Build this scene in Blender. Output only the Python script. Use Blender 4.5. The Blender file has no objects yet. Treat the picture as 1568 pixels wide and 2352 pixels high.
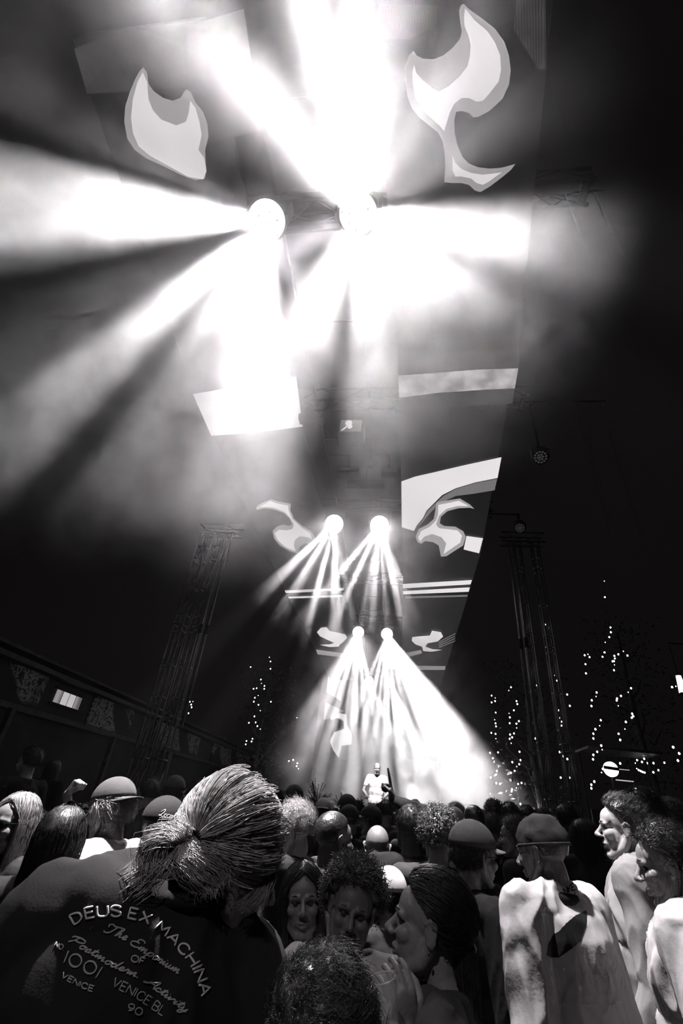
import bpy, bmesh, math, random
import numpy as np
from mathutils import Vector, Matrix, noise, geometry
from mathutils.bvhtree import BVHTree
C = bpy.context.scene
COL = C.collection
rad = math.radians
# ---------------------------------------------------------------- camera
F = 1050.0                                      # focal length in pixels of the 1568x2352 frame
dz = Vector((967-784, 1176+431, -F)).normalized()
_u = 917-784
dy = Vector((_u, -(dz.x*_u - F*dz.z)/dz.y, -F)).normalized()
dx = dy.cross(dz)
ROT = Matrix((dx, dy, dz))
CAM = Vector((0, 0, 1.7))
cd = bpy.data.cameras.new('camera'); cam = bpy.data.objects.new('camera', cd); COL.objects.link(cam)
cam.matrix_world = Matrix.Translation(CAM) @ ROT.to_4x4()
cd.sensor_fit = 'VERTICAL'; cd.sensor_height = 36; cd.lens = 36*F/2352; cd.clip_start = .05; cd.clip_end = 300
C.camera = cam
def ray(x, y): return (ROT @ Vector((x-784, 1176-y, -F))).normalized()
def onz(x, y, z): d = ray(x, y); return CAM + d*((z-CAM.z)/d.z)
def ony(x, y, Y): d = ray(x, y); return CAM + d*(Y/d.y)
def onx(x, y, X): d = ray(x, y); return CAM + d*(X/d.x)
def at(x, y, D): return CAM + ray(x, y)*D
# ---------------------------------------------------------------- world, exposure, render quality
W = bpy.data.worlds.new('night'); C.world = W; W.use_nodes = True
W.node_tree.nodes['Background'].inputs[0].default_value = (.0100, .0086, .0094, 1)
W.node_tree.nodes['Background'].inputs[1].default_value = .35
vs = C.view_settings; vs.view_transform = 'Standard'; vs.look = 'None'; vs.gamma = 1; vs.use_curve_mapping = False
vs.exposure = 0.0
C.cycles.max_bounces = 3; C.cycles.diffuse_bounces = 1; C.cycles.volume_bounces = 0
C.cycles.volume_max_steps = 128; C.cycles.volume_step_rate = 2.6
C.cycles.adaptive_threshold = .10; C.cycles.adaptive_min_samples = 16
TINT = (1, .965, .985)
ZL = 8.2                                        # height of the lamp row above the ground
ROWS = [2.8, 10.45, 19.3, 27.8]; LX = [-1.93, -.70]
LIGHTS = []
def spot(loc, tgt, size, power, blend=.35, r=.09, parent=None, tint=TINT):
    l = bpy.data.lights.new('beam', 'SPOT'); o = bpy.data.objects.new('beam', l); COL.objects.link(o)
    o.matrix_world = Matrix.Translation(loc) @ (Vector(tgt)-Vector(loc)).to_track_quat('-Z', 'Y').to_matrix().to_4x4()
    l.energy = power; l.color = tint; l.spot_size = rad(size); l.spot_blend = blend; l.shadow_soft_size = r
    if parent: LIGHTS.append((o, parent))
    return o
# beams of the front pair: target pixel direction met at height z, cone size, power
PW = 7000.0
AB = [(0, 455, 6.4, 18, 6.5), (0, 570, 6.2, 9, 3.0), (0, 190, 6.9, 12, .5), (60, 985, 4.9, 11, 6.5), (150, 860, 5.2, 5, 1.6), (270, 1060, 4.8, 8, 3.2), (580, 880, 5.0, 13, 2.6), (455, 860, 5.2, 7, 2.0),
      (770, 820, 5.4, 6, .8), (0, 730, 5.8, 5, .35)]
BB = [(480, 70, 7.2, 15, 5.5), (330, 90, 7.0, 8, 2.0), (700, 0, 7.3, 9, 3.6), (820, 0, 7.3, 9, 3.6), (620, 120, 7.1, 5, 1.2), (1190, 560, 6.4, 15, 2.4), (1120, 680, 6.0, 9, 1.6), (980, 640, 5.8, 9, 2.2), (1040, 520, 6.5, 10, 2.6), (930, 330, 7.0, 9, 1.2), (690, 560, 7.2, 16, .7), (720, 420, 7.7, 18, .4), (930, 420, 7.6, 16, .4), (760, 630, 6.7, 16, 1.2), (730, 700, 5.6, 7, 1.2), (850, 845, 5.4, 11, 2.6),
      (1250, 720, 5.8, 9, .8), (1000, 150, 7.3, 10, .12)]
LPOS = [Vector((x, y, ZL)) for y in ROWS for x in LX] + [Vector((-1.93, -5.8, ZL))]  # the last one is an added fill lamp, out of view
AIM = [(Vector((-.2, .6, 1.6)) - p).normalized() for p in LPOS]
SRC = [p + a*.11 for p, a in zip(LPOS, AIM)]
for (x, y, z, s, p) in AB: spot(SRC[0], onz(x, y, z), s*1.08, PW*p, .45, parent=0)
for (x, y, z, s, p) in BB: spot(SRC[1], onz(x, y, z), s*1.2, PW*p, .85, parent=1)
spot(SRC[1], (-.3, -.6, 2.0), 70, PW*.022, .9, parent=1); spot(SRC[1], (0, -1.7, 2.2), 17, PW*2.6, .9, parent=1)       # the lamp that points at the photographer
spot(SRC[0], (-.6, 1.6, 1.4), 30, PW*.02, .9, parent=0)
spot(SRC[8], (-.55, 1.1, 1.45), 12, 520, .9, parent=8)          # added unseen fill lamp behind the photographer, weak, on the near backs
spot(SRC[8], (.6, 1.9, 1.4), 16, 60, .9, parent=8)
spot(SRC[0], (-.44, 1.13, 1.68), 5.6, 15000, .9, parent=0)          # hits the blond hair from the front
spot(SRC[1], (.92, 2.45, 1.5), 16, 6500, .7, parent=1)
spot(SRC[0], (-1.5, 2.3, 1.6), 20, 900, .7, parent=0)
def fan(i, beams, pw):
    p = SRC[i]
    for (tx, ty, s, k) in beams: spot(p, p + Vector((tx, ty, -5.0)), s, pw*k, .3 if i < 4 else .8, .05, parent=i)
FAN = [(-3.0, -1.2, 8, 1.0), (-2.1, .8, 5, .8), (-1.4, -1.6, 4, 1.0), (-.75, .6, 4, .9), (-.25, -1.2, 4, 1.1), (.35, .7, 4, .9), (.8, -1.4, 5, 1.1), (1.35, .3, 4, .6)]
FAN2 = [(-2.6, -1.2, 6, 1.0), (-1.9, .8, 4, .9), (-1.25, -1.6, 4, 1.0), (-.6, .6, 4, 1.0), (0, -1.2, 4, 1.1), (.6, .7, 4, 1.0), (1.2, -1.4, 5, 1.1), (1.9, .2, 6, .7)]
fan(2, FAN, 60000); fan(3, FAN2, 60000)
FAN3 = [(-1.6, -1, 7, .45), (-.9, -.5, 7, 1), (-.35, .5, 6, 1.2), (.2, -.8, 7, 1.3), (.8, 0, 7, 1.1), (1.4, -.5, 7, .9)]
spot(SRC[5], (3.6, 17, .6), 24, 160000, .8, parent=5); spot(SRC[4], (-4.0, 17, 2.0), 20, 25000, .8, parent=4); spot(SRC[7], (2.0, 24, 0), 24, 120000, .8, parent=7)
fan(4, FAN3, 85000); fan(5, FAN3, 85000)
FAN4 = [(-1.4, -1, 8, .7), (-.2, -.5, 9, 1.2), (.9, -.8, 10, 1.2), (2.6, -.5, 16, 2.5)]
fan(6, FAN4, 110000); fan(7, FAN4, 170000)
# wide washes of the same lamps over the crowd
spot(SRC[2], (-1.2, 4.0, 1.6), 46, 500, .9, parent=2); spot(SRC[3], (.6, 4.0, 1.6), 46, 700, .9, parent=3)
spot(SRC[4], (-1.3, 12.0, 1.6), 50, 900, .9, parent=4); spot(SRC[3], (-.57, 13.2, 2.4), 9, 9000, .8, parent=3)
# ---------------------------------------------------------------- materials
def newmat(name):
    m = bpy.data.materials.new(name); m.use_nodes = True; nt = m.node_tree
    return m, nt, nt.nodes['Principled BSDF']
def lk(nt, a, b): nt.links.new(a, b)
def plain(name, c, rough=.6, metal=0, spec=.5, nscale=None, namt=.25, bump=0, bscale=60):
    m, nt, b = newmat(name)
    col = (c, c*.96, c*.98, 1) if not isinstance(c, tuple) else c
    b.inputs['Base Color'].default_value = col
    b.inputs['Roughness'].default_value = rough; b.inputs['Metallic'].default_value = metal
    b.inputs['Specular IOR Level'].default_value = spec
    tc = nt.nodes.new('ShaderNodeTexCoord')
    if nscale:
        n = nt.nodes.new('ShaderNodeTexNoise'); n.inputs['Scale'].default_value = nscale; n.inputs['Detail'].default_value = 4
        lk(nt, tc.outputs['Object'], n.inputs['Vector'])
        r = nt.nodes.new('ShaderNodeMapRange'); r.inputs[1].default_value = .3; r.inputs[2].default_value = .7
        r.inputs[3].default_value = 1-namt; r.inputs[4].default_value = 1+namt; lk(nt, n.outputs[0], r.inputs[0])
        v = nt.nodes.new('ShaderNodeVectorMath'); v.operation = 'SCALE'; v.inputs[0].default_value = col[:3]
        lk(nt, r.outputs[0], v.inputs['Scale']); lk(nt, v.outputs[0], b.inputs['Base Color'])
    if bump:
        n2 = nt.nodes.new('ShaderNodeTexNoise'); n2.inputs['Scale'].default_value = bscale; n2.inputs['Detail'].default_value = 3
        lk(nt, tc.outputs['Object'], n2.inputs['Vector'])
        bp = nt.nodes.new('ShaderNodeBump'); bp.inputs['Strength'].default_value = bump; bp.inputs['Distance'].default_value = .01
        lk(nt, n2.outputs[0], bp.inputs['Height']); lk(nt, bp.outputs[0], b.inputs['Normal'])
    return m
def objcol(name, rough, spec, bump=0, bscale=40, aniso=0, namt=.15, nscale=30, sheen=0):
    m, nt, b = newmat(name)
    oi = nt.nodes.new('ShaderNodeObjectInfo'); tc = nt.nodes.new('ShaderNodeTexCoord')
    n = nt.nodes.new('ShaderNodeTexNoise'); n.inputs['Scale'].default_value = nscale; n.inputs['Detail'].default_value = 3
    lk(nt, tc.outputs['Object'], n.inputs['Vector'])
    r = nt.nodes.new('ShaderNodeMapRange'); r.inputs[1].default_value = .3; r.inputs[2].default_value = .7
    r.inputs[3].default_value = 1-namt; r.inputs[4].default_value = 1+namt; lk(nt, n.outputs[0], r.inputs[0])
    v = nt.nodes.new('ShaderNodeVectorMath'); v.operation = 'SCALE'
    lk(nt, oi.outputs['Color'], v.inputs[0]); lk(nt, r.outputs[0], v.inputs['Scale']); lk(nt, v.outputs[0], b.inputs['Base Color'])
    b.inputs['Roughness'].default_value = rough; b.inputs['Specular IOR Level'].default_value = spec
    b.inputs['Anisotropic'].default_value = aniso
    if sheen: b.inputs['Sheen Weight'].default_value = sheen
    if bump:
        bp = nt.nodes.new('ShaderNodeBump'); bp.inputs['Strength'].default_value = bump; bp.inputs['Distance'].default_value = .01
        n2 = nt.nodes.new('ShaderNodeTexNoise'); n2.inputs['Scale'].default_value = bscale; n2.inputs['Detail'].default_value = 3
        lk(nt, tc.outputs['Object'], n2.inputs['Vector']); lk(nt, n2.outputs[0], bp.inputs['Height']); lk(nt, bp.outputs[0], b.inputs['Normal'])
    return m
def emis(name, s, base=0.0, lines=0, dots=False, nscale=0):
    m, nt, b = newmat(name)
    b.inputs['Base Color'].default_value = (base+.004,)*3 + (1,); b.inputs['Roughness'].default_value = .6
    b.inputs['Emission Color'].default_value = (1, .95, .975, 1); b.inputs['Emission Strength'].default_value = s
    tc = nt.nodes.new('ShaderNodeTexCoord'); last = None
    if lines:
        w = nt.nodes.new('ShaderNodeTexWave'); w.inputs['Scale'].default_value = lines; w.bands_direction = 'X'
        mp = nt.nodes.new('ShaderNodeMapping'); mp.inputs['Rotation'].default_value = (0, 0, rad(14))
        lk(nt, tc.outputs['Object'], mp.inputs['Vector']); lk(nt, mp.outputs[0], w.inputs['Vector'])
        r = nt.nodes.new('ShaderNodeMapRange'); r.inputs[3].default_value = s*.45; r.inputs[4].default_value = s*1.25
        lk(nt, w.outputs['Fac'], r.inputs[0]); last = r.outputs[0]
    if nscale:
        n = nt.nodes.new('ShaderNodeTexNoise'); n.inputs['Scale'].default_value = nscale; n.inputs['Detail'].default_value = 5
        lk(nt, tc.outputs['Object'], n.inputs['Vector'])
        r = nt.nodes.new('ShaderNodeMapRange'); r.inputs[1].default_value = .35; r.inputs[2].default_value = .65; r.inputs[3].default_value = .5*s if not last else .5; r.inputs[4].default_value = 1.4*s if not last else 1.4
        lk(nt, n.outputs[0], r.inputs[0])
        if last:
            mu = nt.nodes.new('ShaderNodeMath'); mu.operation = 'MULTIPLY'; lk(nt, last, mu.inputs[0]); lk(nt, r.outputs[0], mu.inputs[1]); last = mu.outputs[0]
        else: last = r.outputs[0]
    if dots:
        vo = nt.nodes.new('ShaderNodeTexVoronoi'); vo.inputs['Scale'].default_value = 14; lk(nt, tc.outputs['Object'], vo.inputs['Vector'])
        g = nt.nodes.new('ShaderNodeMath'); g.operation = 'GREATER_THAN'; g.inputs[1].default_value = .16
        lk(nt, vo.outputs['Distance'], g.inputs[0])
        mu = nt.nodes.new('ShaderNodeMath'); mu.operation = 'MULTIPLY'; mu.inputs[1].default_value = s; lk(nt, g.outputs[0], mu.inputs[0]); last = mu.outputs[0]
    if last: lk(nt, last, b.inputs['Emission Strength'])
    return m
M = dict(
    cloth=objcol('cloth', .9, .12, .12, 60, nscale=9, namt=.08),
    jersey=objcol('jersey', .95, .1, .10, 260, nscale=14, namt=.1),
    skin=objcol('skin', .48, .4, .12, 120, namt=.06),
    hair=objcol('hair', .34, .8, .3, 90, namt=.35, nscale=60),
    metal=plain('truss_metal', .20, .38, .9, .5, 12, .15), black=plain('black_metal', .006, .7, 0, .15),
    dark=plain('dark_plastic', .008, .6, 0, .25), ground=plain('asphalt', .03, .9, nscale=3, namt=.4, bump=.3, bscale=30),
    deck=plain('stage_deck', .02, .7), plaster=plain('dark_plaster', .012, .9, nscale=2, namt=.4), roof=plain('roof_edge', .03, .8, nscale=5, namt=.5),
    leaf=plain('leaf', .12, .45, nscale=30, namt=.4), bark=plain('bark', .03, .9, nscale=10, namt=.4),
    thread=plain('white_thread', .8, .55), threadg=plain('grey_thread', .5, .6),
    glass=plain('dark_glass', .01, .08, 0, .9), eye=plain('eye', .05, .1), teeth=plain('teeth', .6, .3),
    w1=emis('led_white', .80), w2=emis('led_pale_grey', .36), w3=emis('led_mid_grey', .20, lines=9), w4=emis('led_dim', .045, lines=12, nscale=2.5),
    w5=emis('led_streak', .42, nscale=3), off=emis('led_off', .003, lines=9), w6=emis('led_faint', .03, nscale=2),
    lens=emis('lamp_lens', 14, dots=True), bulb=emis('bulb_glow', 9), lamp=emis('sign_glow', 3.0), winglow=emis('lit_blind', .22, lines=3),
    glow2=emis('soft_glow', .5))
M['bulb'].cycles.emission_sampling = 'NONE'
# cup plastic
_m, _nt, _b = newmat('clear_plastic'); _b.inputs['Base Color'].default_value = (.8, .8, .8, 1); _b.inputs['Roughness'].default_value = .08
_b.inputs['Alpha'].default_value = .35; M['cup'] = _m
# mural wall: worn paint patches
def mural():
    m, nt, b = newmat('mural_paint'); tc = nt.nodes.new('ShaderNodeTexCoord')
    n = nt.nodes.new('ShaderNodeTexNoise'); n.inputs['Scale'].default_value = .55; n.inputs['Detail'].default_value = 1
    v = nt.nodes.new('ShaderNodeTexVoronoi'); v.inputs['Scale'].default_value = 1.9
    n2 = nt.nodes.new('ShaderNodeTexNoise'); n2.inputs['Scale'].default_value = 14; n2.inputs['Detail'].default_value = 3
    for q in (n, v, n2): lk(nt, tc.outputs['Object'], q.inputs['Vector'])
    a = nt.nodes.new('ShaderNodeMapRange'); a.inputs[1].default_value = .46; a.inputs[2].default_value = .50; lk(nt, n.outputs[0], a.inputs[0])
    g = nt.nodes.new('ShaderNodeMath'); g.operation = 'GREATER_THAN'; g.inputs[1].default_value = .25; lk(nt, v.outputs['Distance'], g.inputs[0])
    c = nt.nodes.new('ShaderNodeMapRange'); c.inputs[1].default_value = .42; c.inputs[2].default_value = .5; lk(nt, n2.outputs[0], c.inputs[0])
    m1 = nt.nodes.new('ShaderNodeMath'); m1.operation = 'MULTIPLY'; lk(nt, a.outputs[0], m1.inputs[0]); lk(nt, g.outputs[0], m1.inputs[1])
    m2 = nt.nodes.new('ShaderNodeMath'); m2.operation = 'MULTIPLY'; lk(nt, m1.outputs[0], m2.inputs[0]); lk(nt, c.outputs[0], m2.inputs[1])
    r = nt.nodes.new('ShaderNodeMapRange'); r.inputs[3].default_value = .004; r.inputs[4].default_value = .22; lk(nt, m2.outputs[0], r.inputs[0])
    cc = nt.nodes.new('ShaderNodeCombineXYZ')
    for i in range(3): lk(nt, r.outputs[0], cc.inputs[i])
    lk(nt, cc.outputs[0], b.inputs['Base Color']); b.inputs['Roughness'].default_value = .9
    return m
M['mural'] = mural()
# ---------------------------------------------------------------- mesh helpers
class MB:
    def __init__(s): s.v = []; s.f = []; s.m = []
    def add(s, vs, fs, mi=0):
        b = len(s.v); s.v.extend([tuple(p) for p in vs]); s.f.extend([tuple(b+i for i in f) for f in fs]); s.m.extend([mi]*len(fs)); return s
    def box(s, c, d, rot=None, mi=0):
        c = Vector(c); vs = [Vector((sx*d[0]/2, sy*d[1]/2, sz*d[2]/2)) for sx in (-1, 1) for sy in (-1, 1) for sz in (-1, 1)]
        if rot: vs = [rot @ v for v in vs]
        return s.add([c+v for v in vs], [(0, 1, 3, 2), (4, 6, 7, 5), (0, 4, 5, 1), (2, 3, 7, 6), (0, 2, 6, 4), (1, 5, 7, 3)], mi)
    def ell(s, c, r, rot=None, seg=16, rings=10, mi=0):
        c = Vector(c); vs = []; fs = []
        for i in range(rings+1):
            th = math.pi*i/rings
            for j in range(seg):
                ph = 2*math.pi*j/seg
                if i in (0, rings) and j: continue
                p = Vector((r[0]*math.sin(th)*math.cos(ph), r[1]*math.sin(th)*math.sin(ph), r[2]*math.cos(th)))
                vs.append(c + (rot @ p if rot else p))
        def ix(i, j): return 0 if i == 0 else (1+(rings-1)*seg if i == rings else 1+(i-1)*seg+j % seg)
        for i in range(rings):
            for j in range(seg):
                a, b_, c_, d = ix(i, j), ix(i+1, j), ix(i+1, j+1), ix(i, j+1)
                if i == 0: fs.append((a, b_, c_))
                elif i == rings-1: fs.append((a, b_, d))
                else: fs.append((a, b_, c_, d))
        return s.add(vs, fs, mi)
    def cap(s, pts, rs, seg=10, mi=0):
        """tapered capsule chain"""
        pts = [Vector(p) for p in pts]
        if not hasattr(rs, '__len__'): rs = [rs]*len(pts)
        for p, r in zip(pts, rs): s.ell(p, (r, r, r), seg=seg, rings=max(6, seg//2+1), mi=mi)
        for a, b_, ra, rb in zip(pts, pts[1:], rs, rs[1:]): s.tube([a, b_], [ra, rb], seg, mi)
        return s
    def tube(s, pts, rs, seg=8, mi=0, caps=True, closed=False):
        pts = [Vector(p) for p in pts]
        if not hasattr(rs, '__len__'): rs = [rs]*len(pts)
        n = len(pts); vs = []; up = None
        for i in range(n):
            t = (pts[(i+1) % n]-pts[i-1]) if closed else (pts[min(i+1, n-1)]-pts[max(i-1, 0)])
            t = t.normalized() if t.length > 1e-9 else Vector((0, 0, 1))
            if up is None: up = Vector((0, 0, 1)) if abs(t.z) < .9 else Vector((1, 0, 0))
            u = (up - t*up.dot(t))
            u = u.normalized() if u.length > 1e-6 else t.orthogonal().normalized()
            up = u; w = t.cross(u)
            for j in range(seg):
                a = 2*math.pi*j/seg; vs.append(pts[i] + (u*math.cos(a)+w*math.sin(a))*rs[i])
        fs = []
        for i in range(n if closed else n-1):
            for j in range(seg):
                k = (i+1) % n
                fs.append((i*seg+j, i*seg+(j+1) % seg, k*seg+(j+1) % seg, k*seg+j))
        if caps and not closed: fs += [tuple(reversed(range(seg))), tuple(range((n-1)*seg, n*seg))]
        return s.add(vs, fs, mi)
    def poly(s, pts, mi=0):
        tri = geometry.tessellate_polygon([[Vector(p) for p in pts]])
        return s.add(pts, tri, mi)
    def mesh(s, name, smooth=True):
        me = bpy.data.meshes.new(name); me.from_pydata(s.v, [], s.f)
        if any(s.m): me.polygons.foreach_set('material_index', s.m)
        if smooth: me.polygons.foreach_set('use_smooth', [True]*len(me.polygons))
        me.update(); return me
def link(name, me, mats=None, parent=None, col=None, loc=None, mat4=None):
    o = bpy.data.objects.new(name, me); COL.objects.link(o)
    if mats is not None and len(me.materials) == 0:
        for m in (mats if isinstance(mats, (list, tuple)) else [mats]): me.materials.append(m)
    if parent: o.parent = parent
    if mat4 is not None: o.matrix_local = mat4
    if loc is not None: o.location = loc
    if col is not None: o.color = (col, col*.95, col*.97, 1)
    return o
def put(name, mb, mats, parent=None, col=None, loc=None, smooth=True, mat4=None):
    return link(name, mb.mesh(name, smooth), mats, parent, col, loc, mat4)
def tag(o, label=None, cat=None, group=None, kind=None):
    if label: o['label'] = label
    if cat: o['category'] = cat
    if group: o['group'] = group
    if kind: o['kind'] = kind
    return o
def empty(name, loc, label=None, cat=None, group=None, rz=0):
    o = bpy.data.objects.new(name, None); COL.objects.link(o); o.location = loc; o.rotation_euler = (0, 0, rz); o.empty_display_size = .1
    return tag(o, label, cat, group)
def copy_tree(o, parent=None):
    c = o.copy(); COL.objects.link(c)
    if parent: c.parent = parent
    for ch in [x for x in COL.objects if x.parent is o]: copy_tree(ch, c)
    return c
def remesh(mb, voxel, smooth=3, factor=.5):
    me = bpy.data.meshes.new('tmp'); me.from_pydata(mb.v, [], mb.f); o = bpy.data.objects.new('tmp', me); COL.objects.link(o)
    r = o.modifiers.new('r', 'REMESH'); r.mode = 'VOXEL'; r.voxel_size = voxel; r.use_smooth_shade = True
    if smooth: s = o.modifiers.new('s', 'SMOOTH'); s.iterations = smooth; s.factor = factor
    dg = bpy.context.evaluated_depsgraph_get(); ev = o.evaluated_get(dg); out = bpy.data.meshes.new_from_object(ev)
    bpy.data.objects.remove(o); bpy.data.meshes.remove(me)
    out.polygons.foreach_set('use_smooth', [True]*len(out.polygons)); return out
def getv(me):
    a = np.empty(len(me.vertices)*3, np.float32); me.vertices.foreach_get('co', a); return a.reshape(-1, 3)
def setv(me, a): me.vertices.foreach_set('co', np.asarray(a, np.float32).ravel()); me.update()
def folds(me, amp, sc, seed=0, stretch=(1, 1, .45)):
    """cloth folds: ridged noise pushed along the normals"""
    v = getv(me); n = np.empty(len(me.vertices)*3, np.float32); me.vertices.foreach_get('normal', n); n = n.reshape(-1, 3)
    off = Vector((seed*3.1, seed*1.7, seed*.9))
    h = np.empty(len(v), np.float32)
    for i, p in enumerate(v):
        q = Vector((p[0]*stretch[0], p[1]*stretch[1], p[2]*stretch[2]))*sc + off
        w = noise.noise(q*.6+Vector((5, 5, 5)))
        h[i] = (1-2.6*abs(noise.noise(q + Vector((w, w, -w))*1.6))) + .5*(1-3*abs(noise.noise(q*1.9+Vector((3, w, 1)))))
    setv(me, v + n*(h*amp)[:, None])
# ---------------------------------------------------------------- the ground and the haze
tag(put('floor', MB().add([(-30, -6, 0), (30, -6, 0), (30, 60, 0), (-30, 60, 0)], [(0, 1, 2, 3)]), M['ground'], smooth=False), kind='structure')
# ---------------------------------------------------------------- hanging led screens
ZS = 8.42
def zpt(p, z): q = onz(p[0], p[1], z); return (q.x, q.y, q.z)
def region(ox, oy, s, pts): return [(ox+s*a, oy+s*b) for a, b in pts]
R1 = (100, 0, .4362); R2 = (784, 0, .4247); R3 = (400, 1100, .5102); R4 = (600, 780, .4464)
flame_TR = region(*R2, [(660,20),(690,50),(760,100),(830,155),(880,225),(905,300),(915,380),(905,460),(870,535),(800,600),(740,632),(712,635),(690,612),(650,600),(620,605),(610,650),(612,720),(628,790),(655,850),(690,885),(740,905),(800,912),(860,908),(940,887),(915,920),(860,965),(800,1010),(750,1040),(720,1030),(690,1000),(650,990),(600,990),(555,985),(562,900),(555,820),(545,760),(520,715),(470,675),(420,635),(380,585),(355,520),(343,430),(348,350),(365,300),(390,275),(405,300),(440,318),(500,320),(550,300),(600,260),(640,210),(650,170),(640,110),(636,60),(645,30)])
flame_TRi = region(*R2, [(668,45),(720,110),(790,170),(830,230),(858,300),(862,380),(850,440),(800,505),(765,545),(730,550),(690,530),(650,530),(610,560),(585,610),(570,660),(555,710),(530,680),(480,635),(430,590),(400,530),(385,450),(383,390),(392,350),(405,395),(440,435),(490,475),(525,495),(580,465),(640,410),(680,360),(695,300),(698,240),(685,190),(665,140),(662,90)])
flame_TRj = region(*R2, [(600,840),(615,880),(650,915),(700,935),(760,945),(810,940),(868,932),(840,950),(800,980),(765,1000),(730,990),(700,965),(650,955),(615,955),(600,920)])
flame_TL = region(*R1, [(525,355),(545,380),(552,440),(580,480),(630,515),(680,530),(720,515),(735,490),(750,470),(775,485),(800,540),(840,590),(862,650),(868,720),(850,790),(855,880),(850,940),(800,950),(720,920),(620,870),(540,835),(480,790),(440,730),(424,640),(430,560),(455,480),(480,420),(505,375)])
flame_TLi = region(*R1, [(522,380),(545,430),(552,520),(575,580),(620,630),(700,660),(750,640),(765,590),(772,530),(800,570),(820,640),(832,710),(815,790),(845,830),(858,900),(840,945),(760,930),(650,870),(560,820),(500,770),(470,700),(460,620),(470,520),(495,430)])
flame_ML = region(*R3, [(370,125),(395,108),(435,92),(470,102),(525,112),(522,140),(540,180),(575,210),(615,235),(638,270),(632,300),(590,290),(565,305),(558,338),(520,325),(475,300),(450,270),(443,235),(460,215),(490,205),(518,212),(530,205),(520,180),(495,155),(450,138),(405,132),(370,140)])
flame_MLi = region(*R3, [(385,126),(430,100),(470,112),(512,120),(514,140),(530,180),(545,192),(575,220),(610,245),(622,272),(600,262),(565,258),(543,275),(538,300),(548,328),(500,307),(465,275),(452,245),(472,228),(505,232),(532,225),(538,205),(520,172),(495,148),(450,130),(410,126)])
flame_MR = region(*R3, [(1350,135),(1330,115),(1285,88),(1240,95),(1180,105),(1175,140),(1168,180),(1140,205),(1100,225),(1086,260),(1095,285),(1112,292),(1130,280),(1165,285),(1190,300),(1200,350),(1225,348),(1260,325),(1300,300),(1312,260),(1300,235),(1265,215),(1215,212),(1195,200),(1200,170),(1230,145),(1280,132),(1330,130)])
flame_MRi = region(*R3, [(1325,122),(1280,98),(1240,107),(1188,117),(1187,160),(1178,187),(1150,215),(1110,235),(1097,265),(1107,282),(1125,260),(1160,248),(1202,262),(1224,290),(1212,338),(1250,312),(1287,287),(1295,255),(1275,232),(1230,226),(1192,222),(1178,205),(1192,165),(1225,135),(1275,122)])
flame_3L = region(*R3, [(642,690),(660,670),(685,667),(700,685),(735,692),(770,700),(778,715),(760,735),(745,745),(740,755),(700,757),(655,747),(700,745),(720,738),(690,725),(655,708)])
flame_3R = region(*R3, [(1210,710),(1200,690),(1160,683),(1150,705),(1110,708),(1072,712),(1068,728),(1085,745),(1115,755),(1120,775),(1160,778),(1205,770),(1160,766),(1130,755),(1140,740),(1185,732)])
def screen(name, outline, layers, label, z=ZS):
    ys = [p[1] for p in outline]
    o = empty(name, (sum(p[0] for p in outline)/len(outline), min(ys), z), label, 'screen', 'long screens hung over the crowd')
    L = Vector(o.location)
    mb = MB(); mb.poly([(x-L.x, y-L.y, 0) for x, y in outline], 0)
    mats = [M['off']]
    for k, (pts, mk) in enumerate(layers):
        if M[mk] not in mats: mats.append(M[mk])
        mb.poly([Vector(zpt(p, z-.004*(k+1)))-L for p in pts], mats.index(M[mk]))
    put('display', mb, mats, o, smooth=False)
    fr = MB(); n = len(outline)
    top = [(x-L.x, y-L.y, .12) for x, y in outline]; bot = [(x-L.x, y-L.y, .005) for x, y in outline]
    fr.add(bot+top, [(i, (i+1) % n, n+(i+1) % n, n+i) for i in range(n)] + [tuple(range(n, 2*n))])
    put('frame', fr, M['dark'], o, smooth=False)
    return o
lo = [(-3.70, .95), (-3.76, 1.4), (-4.28, 5.95), (-4.36, 10), (-4.46, 15.5), (-4.46, 29), (-2.26, 29), (-2.26, 15.5), (-2.24, 5.6), (-2.2, .95)]
ro = [(-.46, .4), (-.42, 1.2), (-.18, 5.4), (-.11, 10.6), (-.05, 14.4), (-.05, 29), (2.24, 29), (2.22, 14.9), (2.2, 12.1), (1.94, 7.7), (1.80, 5.1), (1.38, 1.75), (1.2, .4)]
left_layers = [
    ([(170, 112), (300, 60), (420, 100), (430, 200), (200, 216)], 'w4'), ([(430, 60), (560, 20), (600, 300), (470, 330), (430, 200)], 'w6'),
    ([(443, 905), (680, 865), (695, 980), (590, 993), (485, 1001)], 'w1'),
    (flame_TL, 'w2'), (flame_TLi, 'w1'),
    (flame_ML, 'w2'), (flame_MLi, 'w1'),
    (region(*R3, [(497,502),(763,490),(763,502),(502,514)]), 'w1'), (region(*R3, [(512,530),(758,522),(758,532),(516,538)]), 'w1'),
    (flame_3L, 'w1'), (region(*R3, [(638,768),(760,785),(757,803),(645,790)]), 'w2')]
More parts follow.
